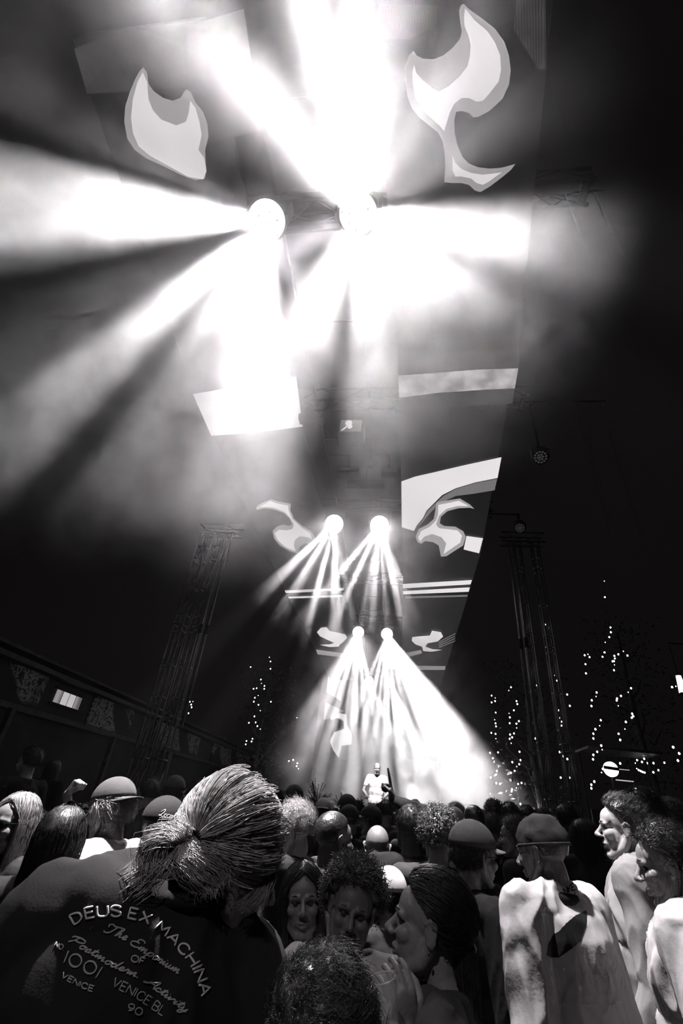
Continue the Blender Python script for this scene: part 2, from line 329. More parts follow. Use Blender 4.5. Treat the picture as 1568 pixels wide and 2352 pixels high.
right_layers = [
    ([(870, 8), (1005, 12), (1000, 60), (940, 90), (860, 90)], 'w4'), (region(*R2, [(950,-10),(1103,-10),(1103,375),(1060,372),(1000,270),(930,160)]), 'w4'),
    (region(*R4, [(702,60),(1330,55),(1322,150),(704,185)]), 'w6'),
    (region(*R4, [(704,185),(850,175),(1100,155),(1322,148),(1303,252),(1150,258),(900,275),(708,300)]), 'w5'),
    (region(*R4, [(708,300),(900,277),(1303,254),(1290,330),(1000,345),(710,372)]), 'w6'),
    (region(*R4, [(720,730),(790,705),(900,680),(1050,645),(1235,605),(1215,712),(1100,735),(1000,765),(930,800),(890,840),(850,880),(830,920),(800,955),(785,985),(722,965)]), 'w1'),
    (region(*R4, [(1213,716),(1100,738),(1000,768),(935,805),(893,845),(852,885),(832,925),(802,960),(820,950),(870,890),(920,840),(1000,805),(1100,792),(1200,775)]), 'w3'),
    (region(*R4, [(1055,1010),(1140,1022),(1120,1100),(1040,1080)]), 'w1'),
    (flame_TR, 'w2'), (flame_TRi, 'w1'), (flame_TRj, 'w1'), (flame_MR, 'w2'), (flame_MRi, 'w1'),
    (region(*R3, [(1028,473),(1340,455),(1333,475),(1028,493)]), 'w1'), (region(*R3, [(1028,505),(1330,488),(1325,508),(1030,520)]), 'w1'),
    (region(*R3, [(1040,530),(1320,522),(1318,530),(1040,538)]), 'w3'),
    (flame_3R, 'w1'), (region(*R3, [(1030,785),(1110,770),(1115,785),(1030,808)]), 'w2'), (region(*R3, [(1030,840),(1220,843),(1218,860),(1030,860)]), 'w2')]
for k in range(4): right_layers.append((region(*R3, [(1190, 733+k*8), (1265, 694+k*11), (1264, 698+k*11), (1190, 738+k*8)]), 'w3'))
screen('led_screen', lo, left_layers, 'long overhead video screen left of the lamps, with a white block and pale flames')
screen('led_screen', ro, right_layers, 'long overhead video screen right of the lamps, with a tall curling flame and stripes')
# upright screens at the far end
flame_4L = region(*R3, [(705,1065),(740,1055),(775,1060),(778,1110),(800,1150),(797,1195),(755,1200),(740,1255),(715,1220),(700,1180),(720,1140),(765,1125),(762,1090),(735,1075),(705,1085)])
def endscreen(px, layers, label):
    Y = 30.5; P = [ony(a, b, Y) for a, b in px]; xs = [p.x for p in P]; z = [p.z for p in P]
    o = empty('video_wall', ((min(xs)+max(xs))/2, Y, min(z)), label, 'screen', 'upright screens at the far end of the stage'); L = Vector(o.location)
    w = max(xs)-min(xs); h = max(z)-min(z)
    mb = MB().box((0, .06, h/2), (w, .1, h))
    put('frame', mb, M['dark'], o, smooth=False)
    d = MB(); mats = []
    for k, (pts, mk) in enumerate(layers):
        if M[mk] not in mats: mats.append(M[mk])
        d.poly([ony(a, b, Y-.01*(k+1))-L for a, b in pts], mats.index(M[mk]))
    put('display', d, mats, o, smooth=False)
    put('support_post', MB().box((-w/2+.1, .1, -L.z/2), (.15, .15, L.z)).box((w/2-.1, .1, -L.z/2), (.15, .15, L.z)), M['black'], o, smooth=False)
M['end'] = emis('led_bright_end', 2.2)
endscreen([(742, 1535), (842, 1750)], [(region(*R3, [(695,860),(760,850),(750,1000),(685,960)]), 'w1'), (region(*R3, [(680,1005),(765,1045),(700,1080),(672,1085)]), 'w1'), (flame_4L, 'end')],
          'upright screen at the far left of the stage with a white flame')
endscreen([(905, 1535), (1015, 1750)], [(region(*R3, [(1165,1140),(1198,1140),(1198,1190),(1165,1190)]), 'w1'), ([(1860-a-12, b) for a, b in [(q[0]+60, q[1]) for q in flame_4L]], 'end')],
          'upright screen at the far right of the stage with a white flame')
# ---------------------------------------------------------------- trusses over the crowd
def box_truss(mb, a, b_, w, step=.5, r=.025, rb=.012):
    a = Vector(a); b_ = Vector(b_); t = (b_-a).normalized(); u = t.orthogonal().normalized() if abs(t.z) > .9 else Vector((0, 0, 1)); v = t.cross(u).normalized()
    cs = [u*w/2+v*w/2, u*w/2-v*w/2, -u*w/2-v*w/2, -u*w/2+v*w/2]; return t, cs
def truss_bar(x0, x1, y, z, label, w=.3):
    o = empty('lighting_truss', ((x0+x1)/2, y, z), label, 'truss', 'trusses carrying the overhead lamps')
    h = (x1-x0)/2
    for sy in (-1, 1):
        for sz in (-1, 1): put('chord', MB().tube([(-h, sy*w/2, sz*w/2), (h, sy*w/2, sz*w/2)], .025), M['black'], o)
    n = int(2*h/.45); br = []
    for k in range(n):
        xa = -h+2*h*k/n; xb = -h+2*h*(k+1)/n; s = 1 if k % 2 else -1
        for sy in (-1, 1): put('brace', MB().tube([(xa, sy*w/2, -s*w/2), (xb, sy*w/2, s*w/2)], .011, 6), M['black'], o)
        put('brace', MB().tube([(xa, -s*w/2, -w/2), (xb, s*w/2, -w/2)], .011, 6), M['black'], o)
    return o
for y, lb in zip([2.95, 6.6, 10.6, 15.2, 19.5, 28.0], ['above the two nearest blinding lamps', 'between the two nearest lamp pairs, behind a small monitor', 'above the second lamp pair', 'between the second and third lamp pairs', 'above the third lamp pair', 'above the farthest lamp pair']):
    truss_bar(-4.5, 2.3, y, 8.86, 'dark cross truss ' + lb)
o = empty('spine_truss', (-1.35, 1.5, 8.80), 'long dark ladder beam running between the two overhead screens', 'truss')
for s_ in (-.55, .55): put('chord', MB().tube([(s_, 0, 0), (s_, 27.5, 0)], .025), M['black'], o)
_rm = MB().tube([(-.55, 0, 0), (.55, 0, 0)], .018).mesh('rung')
for k in range(19): link('rung', _rm, M['black'], o, loc=(0, .25+1.5*k, 0))
# ---------------------------------------------------------------- moving head lamps
def moving_head(p, aim, lit, label, group, sc=1.0):
    o = empty('stage_lamp', p, label, 'lamp', group)
    top = (8.7-p.z)
    put('clamp', MB().box((0, 0, top-.03), (.06, .08, .12)).tube([(0, 0, .38*sc), (0, 0, top)], .02), M['black'], o)
    put('base', MB().box((0, 0, .36*sc), (.34*sc, .24*sc, .1*sc)), M['dark'], o, smooth=False)
    yk = MB()
    for s in (-1, 1): yk.box((s*.285*sc, 0, .16*sc), (.04*sc, .12*sc, .38*sc))
    yk.box((0, 0, .33*sc), (.56*sc, .14*sc, .05*sc)); put('yoke', yk, M['dark'], o, smooth=False)
    q = aim.to_track_quat('Z', 'Y').to_matrix().to_4x4()
    hs = MB().tube([(0, 0, -.24*sc), (0, 0, -.1*sc), (0, 0, .02*sc), (0, 0, .05*sc)], [.16*sc, .24*sc, .275*sc, .27*sc], 32)
    for k in range(6): hs.tube([(0, 0, -.2*sc+.03*k*sc), (0, 0, -.19*sc+.03*k*sc)], [.2*sc+.01*k*sc]*2, 32)
    hd = put('head', hs, M['dark'], o, mat4=q)
    if lit:
        put('lens', MB().ell((0, 0, .045*sc), (.25*sc, .25*sc, .025*sc), seg=32, rings=8), M['lens'], o, mat4=q)
    else:
        lc = MB()
        for k in range(19):
            r, a = (0, 0) if k == 0 else ((.09, k*60) if k < 7 else (.19, k*30)); lc.ell((r*math.cos(rad(a))*sc, r*math.sin(rad(a))*sc, .052*sc), (.038*sc, .038*sc, .014*sc), seg=12, rings=6)
        put('lens', lc, M['glow3'], o, mat4=q)
    return o
M['glow3'] = emis('idle_lens', .03, .2)
names = ['nearest pair, left one, with dots on its white disc', 'nearest pair, right one, whose glare fills the haze', 'second pair, left one', 'second pair, right one', 'third pair, left one', 'third pair, right one', 'farthest pair, left one', 'farthest pair, right one', 'added unseen behind the photographer as fill']
heads = []
for i, p in enumerate(LPOS):
    heads.append(moving_head(p, AIM[i], True, 'lit white stage lamp, ' + names[i], 'lit stage lamps over the crowd'))
bpy.context.view_layer.update()
for o, i in LIGHTS:
    mw = o.matrix_world.copy(); o.parent = heads[i]; o.matrix_parent_inverse = heads[i].matrix_world.inverted(); o.matrix_world = mw
for (px, py, Y, lb) in ((1191, 1194, 10.6, 'right of the second lamp pair'), (1241, 1050, 6.6, 'higher up, right of the screen edge')):
    p = ony(px, py, Y); p = Vector((p.x, Y, min(p.z, 8.3)))
    o = moving_head(p, (CAM-p).normalized(), False, 'unlit dark lamp with faint lens dots ' + lb, 'unlit lamps on the right', .5)
    put('support_arm', MB().tube([(0, 0, .3), (0, 0, 8.72-p.z), (2.2-p.x, 0, 8.72-p.z)], .025).box((2.2-p.x, 0, 8.72-p.z), (.1, .4, .05)), M['black'], o)
# small hanging monitor and rigging boxes between the screens
def hanging_box(px, py, z, w, d, h, name, label, cat, glow=None):
    p = onz(px, py, z); o = empty(name, p, label, cat)
    put('casing', MB().box((0, 0, 0), (w, d, h)), M['dark'], o, smooth=False)
    put('bracket', MB().tube([(0, 0, h/2), (0, 0, 8.82-p.z)], .02).tube([(0, 0, 8.82-p.z), (-1.35+.55*(1 if p.x > -1.35 else -1)-p.x, 0, 8.82-p.z)], .02), M['black'], o)
    if glow: put('display', glow, [M['w3'], M['w1']], o, smooth=True)
    return o
g = MB().box((0, -.21, 0), (.42, .01, .3)).ell((-.05, -.22, .06), (.07, .01, .08), mi=1).ell((-.02, -.22, -.03), (.05, .01, .06), mi=1).tube([(-.08, -.22, -.03), (-.17, -.22, -.13)], .015, mi=1)
hanging_box(808, 995, 8.0, .5, .4, .36, 'monitor', 'small hanging monitor showing a bright bird-like blob between the screens', 'monitor', g)
for px, py, w, lb in ((715, 962, .5, 'beside the white screen block'), (905, 962, .4, 'beside the right screen'), (840, 1112, .9, 'above the second lamp pair'), (800, 1085, .5, 'above left of the second lamp pair'), (893, 1086, .35, 'above right of the second lamp pair')):
    hanging_box(px, py, 8.3, w, .2, .12, 'dimmer_box', 'slim dark rigging box ' + lb, 'rigging box')
# ---------------------------------------------------------------- truss towers and scaffold tubes
def tower(x0, y, w, label, loc_top=8.7):
    o = empty('truss_tower', (x0+w/2, y+w/2, 0), label, 'truss tower', 'truss towers at both sides'); h = w/2
    cm = MB().tube([(0, 0, 0), (0, 0, loc_top)], .024).mesh('chord')
    for sx in (-1, 1):
        for sy in (-1, 1): link('chord', cm, M['metal'], o, loc=(sx*h, sy*h, 0))
    L = 1.12; rx = MB().tube([(-h, 0, 0), (h, 0, 0)], .02).mesh('rung'); ry = MB().tube([(0, -h, 0), (0, h, 0)], .02).mesh('rung')
    d1 = MB().tube([(-h, 0, .1), (h, 0, L-.1)], .010, 6).mesh('brace'); d2 = MB().tube([(0, -h, .1), (0, h, L-.1)], .010, 6).mesh('brace')
    for k in range(8):
        for dzz in (.08, .38 if k % 2 else L-.08):
            for s in (-1, 1): link('rung', rx, M['metal'], o, loc=(0, s*h, k*L+dzz)); link('rung', ry, M['metal'], o, loc=(s*h, 0, k*L+dzz))
        for s in (-1, 1):
            if k*L+L < loc_top: link('brace', d1, M['metal'], o, loc=(0, s*h, k*L)); link('brace', d2, M['metal'], o, loc=(s*h, 0, k*L))
    put('base_plate', MB().box((0, 0, .02), (w+.3, w+.3, .04)), M['black'], o, smooth=False)
tower(-5.98, 12, .28, 'tall metal truss tower on the left, the one beside the plain tubes')
tower(-6.47, 12, .28, 'outermost tall metal truss tower on the left, in front of the mural wall')
tower(3.12, 12, .18, 'slim truss tower on the right, next to the paired tubes')
tower(3.62, 12, .18, 'slim truss tower on the right, outer one nearer the round lamp')
for x, z0, lb in ((-5.44, 3.08, 'left, rightmost of the two beside the truss tower'), (-5.63, 3.1, 'left, the one touching the truss tower'), (2.97, 3.2, 'right, the one nearer the stage haze'), (3.11, 3.25, 'right, the one nearer the truss tower')):
    o = empty('hanging_tube', (x, 12, z0), 'grey hanging tube, ' + lb, 'tube', 'plain tubes hanging from the side truss')
    put('tube', MB().tube([(0, 0, 0), (0, 0, 8.7-z0)], .035, 12), M['metal'], o)
    put('sleeve', MB().tube([(0, 0, 2.35), (0, 0, 2.6)], .05, 12), M['black'], o)
for x0, x1, lb in ((-6.6, -5.2, 'left'), (2.8, 4.0, 'right')):
    truss_bar(x0, x1, 12.14, 8.86, 'short head truss on top of the towers at the ' + lb)
# faint hanging cables high on the right
for (Y, x0, cs, lb) in ((2.95, 2.1, [(1287, 420), (1308, 470), (1343, 400), (1366, 440)], 'upper'), (6.6, 2.1, [(1262, 700), (1275, 720), (1328, 760)], 'lower')):
    xs = [ony(px, py, Y) for px, py in cs]; o = empty('cable_rack', (x0, Y, 8.72), lb + ' set of thin cables hanging faintly in the dark high on the right', 'cables', 'thin cables high on the right')
    put('bar', MB().tube([(0, 0, 0), (max(p.x for p in xs)-x0+.1, 0, 0)], .015), M['black'], o); put('clamp', MB().box((.1, 0, 0), (.1, .4, .05)), M['black'], o)
    for p in xs: put('cable', MB().tube([(0, 0, -1.6 if Y < 4 else -3.0), (0, 0, 0)], .003, 5), M['dark'], o, loc=(p.x-x0, 0, 0))
# ---------------------------------------------------------------- low building with murals on the left
tag(put('wall_left', MB().box((-10.6, 20, 1.55), (1.0, 44, 3.1)).box((-10.2, 20, 3.62), (.4, 44, .9)), M['plaster'], smooth=False), kind='structure')
tag(put('trim_1', MB().box((-10.0, 20, 3.14), (.2, 44, .14)), M['roof'], smooth=False), kind='structure')
tag(put('trim_2', MB().box((-9.95, 20, 4.17), (.5, 44, .12)).box((-10.3, 20, 4.45), (.9, 44, .08)), M['roof'], smooth=False), kind='structure')
for k, (y0, y1, lb) in enumerate(((8.0, 12.5, 'nearest the camera'), (14.9, 17.6, 'right of the lit window, behind the towers'), (19.5, 24.5, 'right of the truss towers'), (26.5, 33, 'farthest along the building'))):
    o = empty('mural_panel', (-9.97, (y0+y1)/2, 3.66), 'speckled painted mural board on the low building, ' + lb, 'mural', 'mural boards on the low building')
    put('board', MB().box((0, 0, 0), (.04, y1-y0, .86)), M['mural'], o, smooth=False)
    put('frame', MB().box((.02, 0, .45), (.04, y1-y0+.1, .05)).box((.02, 0, -.45), (.04, y1-y0+.1, .05)), M['black'], o, smooth=False)
o = empty('window_1', (-9.97, 13.65, 3.7)); tag(o, kind='structure')
for k in range(4): put('blind_panel', MB().box((.02, -.48+.32*k, 0), (.02, .27, .34)), M['winglow'] if k in (0, 3) else M['glow2'], o, smooth=False)
put('window_frame', MB().box((.0, 0, .22), (.06, 1.4, .06)).box((0, 0, -.22), (.06, 1.4, .06)), M['black'], o, smooth=False)
for y in (11.5, 16.5, 21.2, 27.0):
    tag(put('post', MB().box((0, 0, 1.54), (.14, .14, 3.08)), M['metal' if y == 21.2 else 'roof'], loc=(-9.8, y, 0), smooth=False), 'grey post under the building fascia ' + {11.5: 'at far left', 16.5: 'left of the truss towers', 21.2: 'just right of the truss towers', 27.0: 'near the stage'}[y], 'post', 'posts under the mural fascia')
# ---------------------------------------------------------------- right side: trees with fairy lights, stall, round lamp
def blob(x, y, s): return x, y
RB = (1000, 1250, .3622); RC = (400, 1100, .5102)
strings = [
 (RB, 17, 'string of fairy lights at the right edge of the bright haze', [(355,960),(378,975),(377,995),(355,1003),(381,1068),(374,1113),(380,1136),(383,1155),(353,1196),(380,1203),(382,1233),(391,1257),(345,1323),(363,1357),(396,1320),(400,1411),(388,1438),(350,1479),(385,1515),(408,1520),(347,1581),(376,1618),(400,1632),(412,1648)]),
 (RB, 16, 'winding string of fairy lights left of the right-hand hanging tubes', [(478,907),(464,928),(513,995),(518,1014),(496,1053),(466,1072),(471,1098),(470,1135),(512,1138),(528,1122),(514,1165),(497,1200),(472,1207),(485,1225),(470,1234),(479,1262),(532,1316),(538,1369),(530,1395),(486,1382),(514,1410),(501,1437),(477,1450),(545,1514),(523,1521),(512,1545),(484,1554),(482,1567),(538,1647)]),
 (RB, 15, 'few fairy lights seen around the right-hand hanging tubes', [(694,510),(720,532),(562,850),(643,895),(633,1232)]),
 (RB, 15, 'string of fairy lights between the two slim truss towers', [(756,832),(770,865),(834,953),(851,1025),(777,1053),(773,1082),(782,1101),(797,1125),(797,1150),(787,1318),(794,1333),(810,1345),(835,1362),(848,1480),(793,1480),(848,1548)]),
 (RB, 14, 'highest string of fairy lights right of the truss towers', [(1069,234),(1073,336),(1109,528),(1111,558),(1101,589),(1075,622),(1071,686),(1058,714),(976,716),(966,698),(945,704),(950,761),(953,819)]),
 (RB, 14, 'hook-shaped cluster of fairy lights high on the right', [(1216,706),(1190,679),(1158,698),(1133,708),(1136,724),(1131,741),(1122,743),(1134,765),(1131,799)]),
 (RB, 13.5, 'zigzag fairy lights directly right of the outer truss tower', [(1021,940),(1017,965),(990,990),(988,1026),(1047,1116),(1040,1151),(1013,1173),(1000,1202),(1000,1232),(1050,1277),(1056,1303),(1024,1316),(1000,1336),(998,1364),(1060,1425),(1052,1448),(1006,1505),(987,1525),(987,1548)]),
 (RB, 13.5, 'zigzag fairy lights above the round lamp sign', [(1239,913),(1221,939),(1175,962),(1150,979),(1148,991),(1158,1025),(1246,1075),(1253,1091),(1243,1100),(1206,1127),(1200,1172),(1160,1202),(1170,1241),(1170,1390),(1268,1550)]),
 (RB, 12, 'sparse fairy lights at the far right edge', [(1499,906),(1523,901),(1506,1287),(1544,1327),(1536,1372)]),
 (RB, 15, 'sagging net of tiny lights right of the round lamp', [(1266,1388),(1277,1369),(1308,1381),(1322,1360),(1340,1388),(1355,1350),(1381,1388),(1450,1385),(1412,1433),(1380,1446),(1350,1450),(1325,1448),(1312,1444),(1300,1438),(1287,1432),(1275,1423)]),
 (RC, 18, 'long string of fairy lights left of the stage haze', [(428,803),(433,822),(433,855),(344,847),(390,903),(371,942),(357,945),(392,921),(406,932),(405,945),(378,975),(363,985),(358,1003),(379,1017),(435,1003),(387,1043),(361,1069),(366,1096),(336,1098),(374,1113),(387,1126),(352,1170),(348,1182),(325,1180),(322,1195)]),
 (RC, 17, 'short string of fairy lights beside the left hanging tubes', [(70,1003),(84,1002),(76,1016),(78,1028),(64,1055),(43,1078)]),
 (RC, 19, 'few fairy lights above the crowd left of the plants', [(552,1075),(516,1270),(535,1265),(554,1280),(551,1293),(559,1305)])]
bm_ = MB().ell((0, 0, 0), (.022, .022, .026), seg=8, rings=6).mesh('bulb'); bm2 = MB().ell((0, 0, 0), (.012, .012, .014), seg=8, rings=6).mesh('bulb')
def make_tree(loc, h, label, seed):
    rnd = random.Random(seed); o = empty('tree', loc, label, 'tree', 'dark trees behind the fairy lights')
    put('trunk', MB().tube([(0, 0, 0), (.08, 0, h*.3), (-.05, .05, h*.6), (0, 0, h)], [.16, .12, .09, .03], 10), M['bark'], o)
    for k in range(9):
        z = h*(.3+.07*k); a = rnd.uniform(0, 6.28); l = rnd.uniform(.6, 1.3)
        put('branch', MB().tube([(0, 0, z), (math.cos(a)*l*.5, math.sin(a)*l*.5, z+.25), (math.cos(a)*l, math.sin(a)*l, z+.7)], [.05, .03, .01], 6), M['bark'], o)
    fl = MB()
    for k in range(700):
        a = rnd.uniform(0, 6.28); r = rnd.uniform(.2, 1.4); z = rnd.uniform(h*.35, h*1.05); s = .09
        c = Vector((math.cos(a)*r, math.sin(a)*r, z)); u = Vector((rnd.gauss(0, 1), rnd.gauss(0, 1), rnd.gauss(0, 1))).normalized(); v = u.orthogonal()
        fl.add([c-u*s, c+v*s*.35, c+u*s, c-v*s*.35], [(0, 1, 2, 3)])
    f = put('foliage', fl, M['bark'], o, smooth=False); f['kind'] = 'stuff'
tree_at = {}
for (reg, Y, label, pts) in strings:
    P = [ony(reg[0]+reg[2]*a, reg[1]+reg[2]*b_, Y+.5*math.sin(i*1.9)) for i, (a, b_) in enumerate(pts)]
    P.sort(key=lambda p: -p.z) if 'net' not in label else None
    o = empty('fairy_light_string', P[0], label, 'string lights', 'fairy lights in the dark around the crowd'); L = Vector(P[0])
    put('wire', MB().tube([p-L+Vector((0, 0, .025)) for p in P], .003, 4), M['black'], o)
    for i, p in enumerate(P): link('bulb', bm_ if (i*7) % 5 else bm2, M['bulb'], o, loc=p-L)
for (x, y, h, lb) in ((4.3, 17.4, 6.5, 'dark leafy tree behind the right truss towers'), (7.6, 17.0, 8.0, 'tallest dark tree right of the truss towers'), (-5.8, 20.4, 6.6, 'dark leafy tree left of the stage haze')):
    make_tree((x, y, 0), h, lb, x)
# round lamp sign with dark band, small lit sign and stall
c = ony(1402, 1767, 14); o = empty('round_sign', c, 'round white glowing sign crossed by a dark band, on the right', 'sign')
put('disc', MB().tube([(0, -.05, 0), (0, .03, 0)], .17, 40), M['lamp'], o, smooth=False)
put('band', MB().box((0, -.06, .02), (.36, .02, .07), Matrix.Rotation(rad(3), 3, 'Y')), M['black'], o)
put('pole', MB().tube([(0, .05, -.15), (0, .05, -c.z)], .03), M['black'], o)
c = ony(1432, 1778, 14.2); o = empty('stall', (c.x, c.y, 0), 'dark stall with thin lit edges beside the round sign', 'stall')
put('counter', MB().box((0, .4, .55), (1.3, .6, 1.1)), M['dark'], o, smooth=False)
put('canopy', MB().box((.1, .4, c.z+.55), (1.8, 1.1, .06)), M['dark'], o, smooth=False)
for sx in (-.75, .95): put('post', MB().tube([(sx, .8, 0), (sx, .8, c.z+.5)], .03), M['black'], o)
put('light_bar', MB().box((-.02, -.02, -.15+c.z), (.42, .02, .025)).box((0, -.02, .1+c.z), (.3, .02, .015)), M['glow2'], o, smooth=False)
put('back_panel', MB().box((0, .6, 1.7), (1.5, .05, 1.3)), M['dark'], o, smooth=False)
c = ony(1563, 1572, 11); o = empty('hanging_lantern', c, 'lit lantern cut by the right edge of the picture', 'lantern')
put('shade', MB().tube([(0, 0, -.18), (0, 0, .18)], [.08, .05], 8), M['lamp'], o, smooth=False)
put('cage', MB().box((0, 0, .2), (.12, .12, .03)).box((0, 0, -.2), (.18, .18, .03)), M['black'], o, smooth=False)
put('bracket', MB().tube([(0, 0, .2), (0, 0, .9)], .01).box((.4, 0, -c.z/2+.45), (.05, .05, c.z+.9)).tube([(0, 0, .9), (.42, 0, .9)], .015), M['black'], o, smooth=False)
# ---------------------------------------------------------------- stage, booth, plants
o = empty('stage_platform', (-1, 15.6, 0), 'low dark stage platform beneath the performer', 'stage')
put('deck', MB().box((0, 0, .55), (11, 6.4, 1.0)), M['deck'], o, smooth=False)
o = empty('mixing_table', (-.45, 12.75, 1.05), 'dark mixing table in front of the performer', 'table')
put('tabletop', MB().box((0, 0, .68), (1.9, .6, .05)), M['dark'], o, smooth=False)
put('front_panel', MB().box((0, -.28, .34), (1.9, .04, .66)), M['dark'], o, smooth=False)
for sx in (-.85, .85): put('leg', MB().box((sx, .22, .33), (.05, .05, .66)), M['black'], o, smooth=False)
for k, (x, lb) in enumerate(((-.55, 'left'), (0, 'middle'), (.55, 'right'))):
    q = empty('deck_player', (-.45+x, 12.72, 1.755), lb + ' player deck on the mixing table, small lights on top', 'mixer', 'player decks on the mixing table')
    put('casing', MB().box((0, 0, .05), (.36, .36, .1)), M['black'], q, smooth=False); put('platter', MB().tube([(0, 0, .1), (0, 0, .125)], .12, 24), M['metal'], q)
    put('button', MB().ell((.12, -.18, .07), (.015, .015, .015)).ell((-.1, -.18, .07), (.015, .015, .015)), M['lamp'], q)
rnd = random.Random(5)
leafm = MB().add([(0, 0, 0), (.03, .1, .01), (.022, .24, -.01), (0, .34, -.05), (-.022, .24, -.01), (-.03, .1, .01)], [(0, 1, 5), (1, 2, 4, 5), (2, 3, 4)])
def plant(c, R, n, label, seed):
    rnd = random.Random(seed); o = empty('potted_plant', (c.x, c.y, 0), label, 'plant', 'leafy plants in front of the stage')
    f = MB(); st = MB()
    for k in range(n):
        a = rnd.uniform(0, 6.28); el = rnd.uniform(.1, 1.4); l = R*rnd.uniform(.6, 1.1)
        tip = Vector((math.cos(a)*math.cos(el)*l, math.sin(a)*math.cos(el)*l*.6, c.z-R*.4+math.sin(el)*l)); b0 = Vector((0, 0, c.z-R*.6)); mid = (tip+b0)/2+Vector((0, 0, .1*R))
        st.tube([b0, mid, tip], .006, 4)
        for j in range(7):
            t = .35+.65*j/6; p = b0.lerp(mid, t*2) if t < .5 else mid.lerp(tip, t*2-1)
            for s in (-1, 1):
                m3 = Matrix.Rotation(a-1.57+s*rnd.uniform(.5, 1.1), 3, 'Z') @ Matrix.Rotation(rnd.uniform(-.6, .5), 3, 'X')
                f.add([p + m3 @ (Vector(v)*rnd.uniform(.4, .75)*R) for v in leafm.v], leafm.f)
    put('leaves', f, M['leaf'], o, smooth=False)['kind'] = 'stuff'; put('stems', st, M['bark'], o)
    put('pot', MB().tube([(0, 0, 0), (0, 0, c.z-R*.6)], [.22, .3], 20), M['dark'], o)
for (px, py, R, n, lb, sd) in ((728, 1822, .42, 26, 'spiky leafy plant lit from behind, left of the performer', 1), (672, 1834, .28, 16, 'smaller leafy plant at the left end of the plants', 2), (782, 1838, .26, 18, 'low leafy plant beside the mixing table, left side', 3), (828, 1842, .2, 16, 'low leafy plant right below the performer', 4)):
    plant(ony(px, py, 11.7+sd*.12), R, n, lb, sd)
# ================================================================ PEOPLE
def head_prims(mb, X, detail=True, smile=0):
    """head in its own frame (x right, y forward, z up), placed by the 4x4 matrix X"""
    R3_ = X.to_3x3(); s = R3_.col[0].length
    def e(c, r, rx=0, ry=0, rz=0):
        m = R3_ @ Matrix.Rotation(rx, 3, 'X') @ Matrix.Rotation(ry, 3, 'Y') @ Matrix.Rotation(rz, 3, 'Z'); mb.ell(X @ Vector(c), r, m, 20, 14)
    def c_(pts, rs): mb.cap([X @ Vector(p) for p in pts], [r*s for r in rs], 10)
    e((0, -.018, .034), (.076, .097, .087)); e((0, .03, -.035), (.060, .060, .086)); e((0, .055, .03), (.058, .036, .05))
    for q in (-1, 1):
        c_([(q*.058, -.01, -.035), (q*.052, .012, -.075), (q*.022, .062, -.108)], [.02, .02, .018])
        c_([(q*.046, .074, .012), (q*.018, .087, .016)], [.012, .013])
        e((q*.040, .062, -.026), (.025, .026, .024))
        if detail:
            e((q*.082, -.012, -.008), (.007, .019, .032), -.15, 0, q*.35)
            c_([(q*.084, .004, .012), (q*.089, -.01, .024), (q*.091, -.026, .014), (q*.088, -.026, -.008), (q*.083, -.01, -.03)], [.005, .0055, .006, .005, .006])
        e((q*.0125, .104, -.036), (.0095, .0105, .008))
    e((0, .071, -.108), (.021, .018, .017))
    c_([(0, .088, .008), (0, .102, -.012), (0, .116, -.031)], [.0085, .0095, .0115])
    w = .026 + .009*smile; dz_ = .008*smile
    c_([(-w, .080, -.066+dz_), (-.009, .093, -.064), (.009, .093, -.064), (w, .080, -.066+dz_)], [.004, .0068, .0068, .004])
    c_([(-w, .079, -.070+dz_), (0, .090, -.079-.004*smile), (w, .079, -.070+dz_)], [.004, .008, .004])
def face_detail(me, X, smile=0):
    Xi = np.array(X.inverted()); v = getv(me); h = np.c_[v, np.ones(len(v))] @ Xi.T; h = h[:, :3]
    sel = (np.abs(h[:, 0]) < .09) & (np.abs(h[:, 2]) < .16) & (h[:, 1] > .03)
    d = np.zeros_like(h)
    for q in (-1, 1):
        r2 = ((h[:, 0]-q*.031)/.019)**2 + ((h[:, 2]+.002)/.013)**2
        d[:, 1] -= .013*np.exp(-r2)*sel
        r2 = ((h[:, 0]-q*.017)/.008)**2 + ((h[:, 2]+.034)/.006)**2
    r2 = ((h[:, 0])/(.024+.008*smile))**2 + ((h[:, 2]+.0705-.006*smile*(h[:, 0]/.03)**2)/(.0026+.003*smile))**2
    d[:, 1] -= .006*np.exp(-r2)*sel
    h = h + d; X4 = np.array(X); setv(me, (np.c_[h, np.ones(len(h))] @ X4.T)[:, :3])
